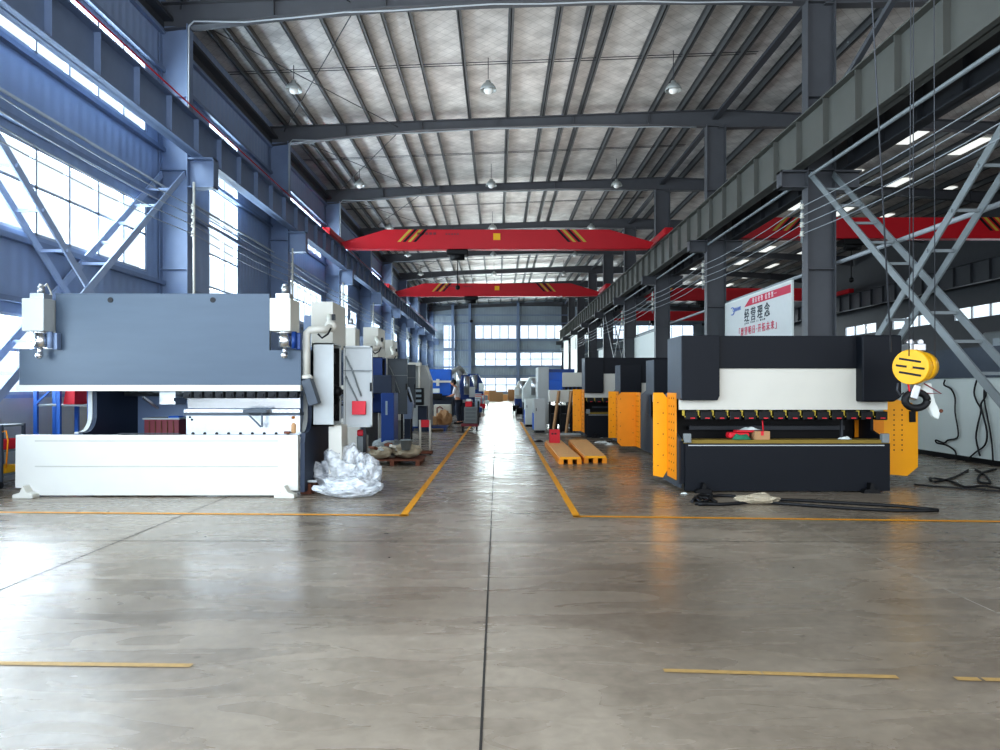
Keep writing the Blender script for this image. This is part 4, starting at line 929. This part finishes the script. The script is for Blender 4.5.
# ================================================================= RIGHT MIDGROUND
# blue white press brake x 538-585
Yv=26.0; x0=PX(538,Yv); o=thing('press_brake','blue and pale grey press brake standing behind the row of black ones','press brake',(x0+1.2,Yv,0))
B(x0,x0+.4,Yv+.1,Yv+1.6,.1,PZ(367,Yv),.02).build('side_column',M_grey,o)
B(PX(548,Yv),PX(575,Yv),Yv+.25,Yv+1.2,PZ(389,Yv),PZ(369,Yv),.02).build('ram',M_blue,o); B(PX(543,Yv),PX(563,Yv),Yv+.15,Yv+.4,PZ(396,Yv),PZ(380,Yv),.02).build('lower_skirt',M_blue,o)
B(PX(548,Yv),PX(575,Yv),Yv+.2,Yv+.25,PZ(372,Yv),PZ(369,Yv)).build('blue_strip',M_blued,o)
B(PX(562.5,Yv),PX(590,Yv),Yv+.0,Yv+.2,PZ(387,Yv),PZ(372.5,Yv),.02).build('cover_plate',M_cream,o)
B(PX(563,Yv),PX(590,Yv),Yv+.05,Yv+.15,PZ(389,Yv),PZ(386,Yv)).build('tool_rail',M_blued,o)
for k in range(6): MB().box(PX(565+4*k,Yv),PX(567.5+4*k,Yv),Yv-.02,Yv+.1,PZ(389.5,Yv),PZ(387,Yv)).build('tool_clamp',M_black,o)
B(PX(545,Yv),PX(592,Yv),Yv+.3,Yv+.5,.1,.8).build('bed',M_black,o)
# hanging pale covers and copper bars
Yn=23.0
for k,(a,b) in enumerate(((549.5,558),(560,569),(570.5,576))):
    o=on('cabinet_box','pale grey cabinet box on dark legs behind the orange skids, %s from the left'%ORD[k],'cabinet',PX(a,Yn),PX(b,Yn),Yn); o['group']='pale cabinet boxes'
    B(PX(a,Yn),PX(b,Yn),Yn,Yn+.6,PZ(402,Yn),PZ(390,Yn),.015).build('body',M_cream,o)
    for xx in (a+.6,b-1.6):
        for yy in (0,.5): B(PX(xx,Yn),PX(xx+1,Yn),Yn+yy,Yn+yy+.05,0,PZ(402,Yn)).build('leg',M_black,o)
    B(PX(a+1,Yn),PX(b-1,Yn),Yn+.15,Yn+.55,.05,.6,.02).build('lower_tank',M_black,o)
for k,(a,b) in enumerate(((559,553),(571.5,566))):
    tag(MB().bar(P(a,391,Yn-.15),(PX(b,Yn-.4),Yn-.4,.02),.07).build('timber_prop',M_card),('brown timber leaning beside the first pale cabinet box','brown timber leaning beside the second pale cabinet box')[k],'timber')
tag(B(PX(553,Yn),PX(578,Yn),Yn-.9,Yn-.7,0,.05).build('steel_plate',M_grey),'pale steel strip on the floor in front of the black machines','steel strip')
# grey cabinets by the aisle
for k,(a,b,pt,pb,Y,m,l) in enumerate(((534,546,399,433,23.0,M_grey,'tall light grey cabinet beside the aisle, in front'),(525,534.5,399,429,26.5,M_board,'white cabinet just behind the light grey cabinet by the aisle'))):
    x0,x1=PX(a,Y),PX(b,Y); o=on('electrical_cabinet',l,'cabinet',x0,x1,Y)
    B(x0,x1,Y,Y+.9,.08,PZ(pt,Y),.015).build('body',m,o); B(x0+.03,x1-.03,Y-.015,Y,.14,PZ(pt,Y)-.05,.004).build('door',m,o); B(x0-.02,x0,Y+.05,Y+.8,.1,.62).build('blue_side_panel',M_blue,o); B(x0+.04,x1-.04,Y+.05,Y+.85,0,.08).build('plinth',M_black,o)
    B(x0+.06,x0+.08,Y-.03,Y-.015,.7,.8).build('door_handle',M_black,o)
B(0,0,0,0,0,0).bm.free()
# tyre-like reels right of aisle
for k,(px_,Y) in enumerate(((516,38),(520,34))):
    x=PX(px_,Y); o=thing('cable_reel',('dark reel on the floor at the right of the aisle, farther one','dark reel on the floor at the right of the aisle, nearer one')[k],'reel',(x,Y,0)); mb=MB(); mb.lathe((x,Y,.32),[(.32,-.18),(.32,-.14),(.16,-.13),(.16,.13),(.32,.14),(.32,.18)],20,'x'); mb.build('spool',M_black,o)
    MB().lathe((x,Y,.32),[(.08,-.2),(.08,.2)],12,'x').build('hub',M_board,o)
# orange skids
def skid(pts, label):
    o=thing('timber_skid',label,'skid',(sum(p.x for p in pts)/4,sum(p.y for p in pts)/4,0))
    a,b,c,d=pts   # near-left, near-right, far-right, far-left
    mb=MB(); lo=[mb.bm.verts.new((p.x,p.y,.10)) for p in pts]; hi=[mb.bm.verts.new((p.x,p.y,.14)) for p in pts]
    mb._f(lo[::-1]); mb._f(hi)
    for i in range(4): mb._f([lo[i],lo[(i+1)%4],hi[(i+1)%4],hi[i]])
    mb.build('deck',M_ply,o)
    for t in (.06,.5,.94):
        p=a.lerp(b,t); q=d.lerp(c,t); MB().bar((p.x,p.y-.0,.05),(q.x,q.y,.05),.09,.1).build('bearer',M_orange,o)
    n=Vector((0,0,0)); MB().bar((a.x,a.y-.012,.12),(b.x,b.y-.012,.12),.02,.045).build('front_edge',M_yellow,o)
    return o
def Gh(px,py,h=.14):
    Y=(EYE-h)*F/(py-HY); return Vector((PX(px,Y),Y,0))
skid([Gh(560,457),Gh(580.5,457),Gh(561,440),Gh(545.5,440.5)],'pale orange timber skid on the floor, left one carrying the red box')
skid([Gh(585,456),Gh(606,456),Gh(587,439.5),Gh(569,439.5)],'pale orange timber skid on the floor, right one')
Yr=Gh(555,443).y; rb=thing('red_box','red upright box standing on the left orange skid','box',(PX(554.5,Yr),Yr,.14))
B(PX(549.5,Yr),PX(560,Yr),Yr,Yr+.16,.14,PZ(429.5,Yr),.01).build('body',M_redp,rb); 
mb=MB()
for k in range(2): mb.box(PX(551.5+k*3,Yr),PX(553.5+k*3,Yr),Yr-.004,Yr,PZ(434.5,Yr),PZ(433,Yr))
mb.build('marking',M_black,rb)
for k,(a,b) in enumerate(((539,442),(599,443),(604,443),(610,445))):
    g=G(a,b); cloth((g.x,g.y,0),.12,.12,.07,(M_black,M_board,M_board,M_board)[k],'scrap',('small black scrap on the floor left of the orange skids','white scrap on the floor right of the orange skids, left one','white scrap on the floor right of the orange skids, middle one','white scrap on the floor right of the orange skids, right one')[k],'scrap',k+30,8)
# ================================================================= HOIST
Yh=9.0; xh=PX(908,Yh); zh=PZ(366,Yh)
hs=thing('chain_hoist','yellow electric hoist hanging from ropes above the right end of the black press brake','hoist',(xh,Yh,zh))
r=.22
ax=Vector((.80,.58,.03)).normalized()
c0=P(910,367,Yh); c1=c0+ax*.12
MB().cyl(c0,c1,r,n=32).build('front_cap',M_hoist,hs,bevel=.01)
MB().cyl(c1,c1+ax*.05,r*.85,n=28).build('ring',M_orange,hs)
c2=c1+ax*.05; MB().cyl(c2,c2+ax*.2,r*.92,r*.84,n=28).build('drum',M_hoist,hs)
u=ax.cross(Vector((0,0,1))).normalized(); v=Vector((0,0,1)); mb=MB()
for k,dz in enumerate((.085,0,-.085)):
    w=.13 if k!=1 else .17; p=c0-ax*.003+v*dz; mb.bar(p-u*w+v*.025,p+u*w-v*.025,.008,.026)
mb.build('vent_slot',M_black,hs)
MB().cyl(c0-ax*.012,c0,.035,n=14).build('centre_boss',M_hoist,hs)
e=c2+ax*.2; MB().box(e.x-.02,e.x+.14,e.y,e.y+.1,e.z-.08,e.z+.1,.01).build('terminal_box',M_steelD,hs)
mb=MB(); t=c1+v*r; mb.box(t.x-.08,t.x+.12,t.y-.05,t.y+.15,t.z-.02,t.z+.07,.01); mb.cyl((t.x-.04,t.y,t.z+.09),(t.x-.04,t.y+.1,t.z+.09),.035).cyl((t.x+.08,t.y,t.z+.09),(t.x+.08,t.y+.1,t.z+.09),.035); mb.build('suspension_trolley',M_tool,hs)
# hook block + wheel
b0=c1-v*(r+.04)
MB().tube([b0+Vector((-.08,0,.05)),b0+Vector((-.06,0,-.06)),b0+Vector((.0,0,-.12))],.012,6).build('red_lead',M_redp,hs)
MB().box(b0.x-.05,b0.x+.05,b0.y-.04,b0.y+.04,b0.z-.15,b0.z+.04,.015,rot=Matrix.Rotation(.3,3,'Y')).build('limit_block',M_tool,hs)
w0=b0+Vector((.03,.02,-.16)); mb=MB(); pts=[w0+Vector((.14*math.cos(a),.0,.10*math.sin(a))) for a in [2*math.pi*i/22 for i in range(23)]]; mb.tube(pts,.045,8); mb.build('sheave',M_rubber,hs)
MB().tube([b0+Vector((.12,0,.05)),b0+Vector((.34,0,-.08)),b0+Vector((.12,0,-.07)),b0+Vector((.02,0,.02))],.01,6).build('red_frame',M_maroon,hs)
ob=MB().tube([P(898,383,Yh),P(897,390,Yh),P(900,395,Yh),P(904,393,Yh)],.012,7).build('hook',M_steelD,hs)
# white wrapped arm hanging
o=thing('wrapped_pendant','white wrapped arm hanging from the yellow hoist','pendant',(P(930,400,Yh).x,Yh+.1,P(930,422,Yh).z))
mb=MB(); yy=Yh+.12
mb.prism([(PX(924,yy),PZ(383,yy)),(PX(932,yy),PZ(383,yy)),(PX(936,yy),PZ(402,yy)),(PX(941,yy),PZ(412,yy)),(PX(939,yy),PZ(420,yy)),(PX(934,yy),PZ(417,yy)),(PX(927,yy),PZ(404,yy)),(PX(921,yy),PZ(396,yy))],'y',yy,yy+.08); mb.build('wrapping',M_board,o,bevel=.02)
MB().sphere(P(941,411,yy),.025,n=8).build('knob',M_rust,o)
tops=[(872,0),(911,0),(913.5,0),(934,0)]; bots=[(891,352),(909,356),(913,356),(935,357)]
for k,(a,b) in enumerate(zip(tops,bots)):
    p=P(b[0],b[1],Yh); z2=roofz(6)-.1; q=P(a[0],a[1],Yh); d=(q-p); q=p+d*((z2-p.z)/d.z)
    tag(MB().tube([p,p.lerp(q,.5),q],.006 if k else .010,6).build('hoist_rope',M_steelD),'%s thin rope from the left holding the yellow hoist'%ORD[k],'rope','ropes of the yellow hoist')
# hanging wall cables
x=PXX-.06
def wc(p): # pixel to plane X=PXX
    Y=F*x/(p[0]-VX); return Vector((x,Y,max(.03,PZ(p[1],Y))))
paths=[[(945,380),(944,385),(951,389),(955,398),(955,412),(958,430),(957,438),(948,440),(944,443),(936,440),(937,443),(946,445),(955,451),(956,458)],
 [(977,379),(974,392),(977,402),(981,410),(978,424),(976,438),(980,456)],
 [(984,380),(986,395),(981,404),(983,415),(987,432),(985,445),(976,452),(968,459)],
 [(977,379),(982,377),(985,382),(984,398),(989,425),(992,445),(993,462)]]
for k,p in enumerate(paths):
    pts=[wc(q) for q in p]; sm=[]
    for i in range(len(pts)-1):
        for t in (0,.33,.66):
            a=pts[max(i-1,0)];b=pts[i];c=pts[i+1];d=pts[min(i+2,len(pts)-1)]
            sm.append(.5*((2*b)+(-a+c)*t+(2*a-5*b+4*c-d)*t*t+(-a+3*b-3*c+d)*t**3))
    sm.append(pts[-1])
    tag(MB().tube(sm,.016,6).build('hanging_cable',M_rubber),('black cable with a small loop hanging on the white partition','left strand of black cable hanging on the white partition by the picture edge','crossing strand of black cable hanging on the white partition','right strand of black cable hanging on the white partition by the picture edge')[k],'cable','black cables on the white partition')
def fcable(pxs, r, m, label, name='floor_cable'):
    pts=[G(*p)+Vector((0,0,r+.002)) for p in pxs]; sm=[]
    for i in range(len(pts)-1):
        for t in (0,.33,.66):
            a=pts[max(i-1,0)];b=pts[i];c=pts[i+1];d=pts[min(i+2,len(pts)-1)]
            sm.append(.5*((2*b)+(-a+c)*t+(2*a-5*b+4*c-d)*t*t+(-a+3*b-3*c+d)*t**3))
    sm.append(pts[-1]); return tag(MB().tube(sm,r,7).build(name,m),label,'cable')
fcable([(700,500),(720,497),(745,499),(765,501),(800,502),(850,505),(900,508),(938,512)],.02,M_rubber,'thick black cable on the floor in front of the black press brake, rear one')
fcable([(938,512),(900,512.5),(850,510),(800,506.5),(760,504),(720,506),(695,505)],.02,M_rubber,'thick black cable on the floor in front of the black press brake, front one')
fcable([(692,503),(700,497),(712,497),(704,504),(695,499),(710,501),(716,505),(698,506)],.022,M_rubber,'tangle of black cable at the left end of the floor cables')
fcable([(1010,492),(985,487),(965,488),(950,482),(930,479),(935,483),(955,478),(968,471)],.016,M_rubber,'black cable trailing on the floor below the white partition')
fcable([(1010,493),(960,489),(920,486),(915,485)],.012,M_rubber,'thin black cable along the floor right of the orange guard')
fcable([(975,470),(985,476),(990,484),(978,482),(982,474),(996,470)],.016,M_rubber,'coil of black cable at the foot of the white partition')
g=G(757,504); sack((g.x,g.y,0),(.27,.1,.13),12,M_sack,'rag_heap','crumpled grey-tan rag heap lying on the black floor cables','rag')
g=G(684,494); cloth((g.x,g.y,0),.05,.04,.03,M_board,'scrap','white paper scrap on the floor left of the near black press brake','scrap',13,8)
# machinery beyond the partition
for k,(y,w,l) in enumerate(((26,3.2,'grey machine with red lettering panel beyond the white partition'),(34,3.0,'dark machine farther beyond the white partition'),(18,2.4,'dark grey machine near the brace beyond the white partition'))):
    x=12.2+k*.6; o=thing('machine_tool',l,'machine',(x,y,0))
    B(x,x+2,y,y+w,0,1.6,.03).build('base',M_steelD,o); B(x+.2,x+1.8,y+.2,y+w-.2,1.6,3.0,.05).build('housing',M_greyd if k!=1 else M_steelD,o); B(x-.03,x,y+.4,y+w-.6,2.2,2.5).build('panel',M_maroon,o)
    B(x+.15,x+.2,y+.5,y+w-.7,2.55,2.8).build('window',M_screen,o)
# ================================================================= WORKER
def skin_mesh(name, verts, edges, m, parent, root=0, sub=2):
    me=bpy.data.meshes.new(name); base=wloc(parent)
    me.from_pydata([Vector(v[:3])-base for v in verts],edges,[]); me.materials.append(m)
    o=bpy.data.objects.new(name,me); C.objects.link(o); o.parent=parent
    md=o.modifiers.new('skin','SKIN'); 
    for i,v in enumerate(verts):
        me.skin_vertices[0].data[i].radius=(v[3],v[4] if len(v)>4 else v[3]); me.skin_vertices[0].data[i].use_root=(i==root)
    md.use_smooth_shade=True; s=o.modifiers.new('sub','SUBSURF'); s.levels=sub; s.render_levels=sub; return o
Yw=28.4; wx=PX(458,Yw); W=lambda x,y,z:(wx+x,Yw+y,z)
w=thing('person','worker in a pale grey shirt and dark trousers leaning over the blue machine','person',(wx,Yw,0))
vb=[(*W(0,0,.95),.13,.11),(*W(-.02,0,1.15),.125,.1),(*W(-.07,0,1.36),.15,.11),(*W(-.1,0,1.46),.06,.06),(*W(-.14,0,1.53),.05,.05),
 (*W(-.09,-.17,1.40),.065),(*W(-.16,-.22,1.16),.05),(*W(-.33,-.16,1.1),.038),
 (*W(-.09,.17,1.40),.065),(*W(-.16,.22,1.16),.05),(*W(-.33,.16,1.08),.038),
 (*W(.0,-.1,.86),.1),(*W(-.02,-.11,.48),.065),(*W(.04,-.11,.09),.045),(*W(-.1,-.12,.04),.04),
 (*W(.0,.1,.86),.1),(*W(.05,.11,.48),.065),(*W(.14,.11,.09),.045),(*W(.0,.12,.04),.04)]
skin_mesh('body',vb,[(0,1),(1,2),(2,3),(3,4),(2,5),(5,6),(6,7),(2,8),(8,9),(9,10),(0,11),(11,12),(12,13),(13,14),(0,15),(15,16),(16,17),(17,18)],M_skin,w)
g=1.12
skin_mesh('shirt',[(a[0],a[1],a[2],a[3]*1.3,(a[4] if len(a)>4 else a[3])*1.35) for a in (vb[0],vb[1],vb[2],vb[5],vb[6],vb[8],vb[9])],[(0,1),(1,2),(2,3),(3,4),(2,5),(5,6)],M_shirt,w)
skin_mesh('trousers',[(a[0],a[1],a[2],a[3]*1.3) for a in (vb[0],vb[11],vb[12],vb[13],vb[15],vb[16],vb[17])],[(0,1),(1,2),(2,3),(0,4),(4,5),(5,6)],M_trou,w)
hc=Vector(W(-.19,0,1.62))
hd=MB().sphere(hc,.1,(1.0,.8,1.15),16).cyl(hc+Vector((-.09,0,-.01)),hc+Vector((-.125,0,-.03)),.02,.012,8); hd.sphere(hc+Vector((0,-.085,-.01)),.022,(1,.5,1.4),8).sphere(hc+Vector((0,.085,-.01)),.022,(1,.5,1.4),8)
hd.build('head',M_skin,w)
MB().sphere(hc+Vector((.018,0,.025)),.108,(1.0,.86,1.08),16).build('hair',M_hair,w)
mb=MB(); 
for s in (-1,1): mb.sphere(hc+Vector((-.088,s*.032,.01)),.011,n=8)
mb.build('eyes',M_black,w)
for s in (-1,1):
    hb=Vector(W(-.33,-.16 if s<0 else .16,1.09)); mb=MB(); mb.sphere(hb+Vector((-.04,0,0)),.045,(1.1,.9,.45),10)
    for f in range(4): mb.tube([hb+Vector((-.07,(f-1.5)*.02,0)),hb+Vector((-.11,(f-1.5)*.021,-.005)),hb+Vector((-.135+.006*abs(f-1.5),(f-1.5)*.021,-.025))],.009,6)
    mb.tube([hb+Vector((-.03,-s*.03,0)),hb+Vector((-.07,-s*.055,-.01))],.011,6); mb.build('hand',M_skin,w)
for a in ((.04,-.11),(.14,.11)): MB().box(wx+a[0]-.2,wx+a[0]+.06,Yw+a[1]-.05,Yw+a[1]+.05,0,.09,.03).build('shoe',M_black,w)

# ================================================================= WORLD, LIGHT, CAMERA
wd=bpy.data.worlds.new('sky'); bpy.context.scene.world=wd; wd.use_nodes=True
bg=wd.node_tree.nodes['Background']; bg.inputs[0].default_value=(.80,.89,1,1); bg.inputs[1].default_value=1.3
# unseen fill lamps added behind the camera to brighten the hall
area((2,Y0-.5,5.5),(math.radians(90),0,0),22,9,1000,(.97,.98,1))
area((-4.5,Y0+.2,3.5),(math.radians(90),0,math.radians(25)),4,5,500,(.5,.7,1))  # added blue fill, suggests the haze on the left wall
# unseen up-facing fill lamps added to brighten the roof of both halls
for y in (12,24,38,54,70): area((0,y,.3 if False else 8.25),(math.radians(180),0,0),11,9,190,(1,.98,.95))
for y in (20,45,68): area((15.5,y,8.0),(math.radians(180),0,0),11,14,60,(1,.98,.95))
cam=bpy.data.cameras.new('camera'); co=bpy.data.objects.new('camera',cam); C.objects.link(co)
co.location=(0,0,EYE); co.rotation_euler=(math.radians(90),0,0); cam.sensor_width=36; cam.lens=F/1000*36
cam.shift_x=(500-VX)/1000; cam.shift_y=(HY-375)/1000; cam.clip_end=300; cam.clip_start=.05
bpy.context.scene.camera=co
sc=bpy.context.scene; sc.view_settings.view_transform='Standard'; sc.view_settings.look='Medium High Contrast'; sc.view_settings.exposure=.12
sc.cycles.use_denoising=True; sc.cycles.max_bounces=8; sc.cycles.transparent_max_bounces=12
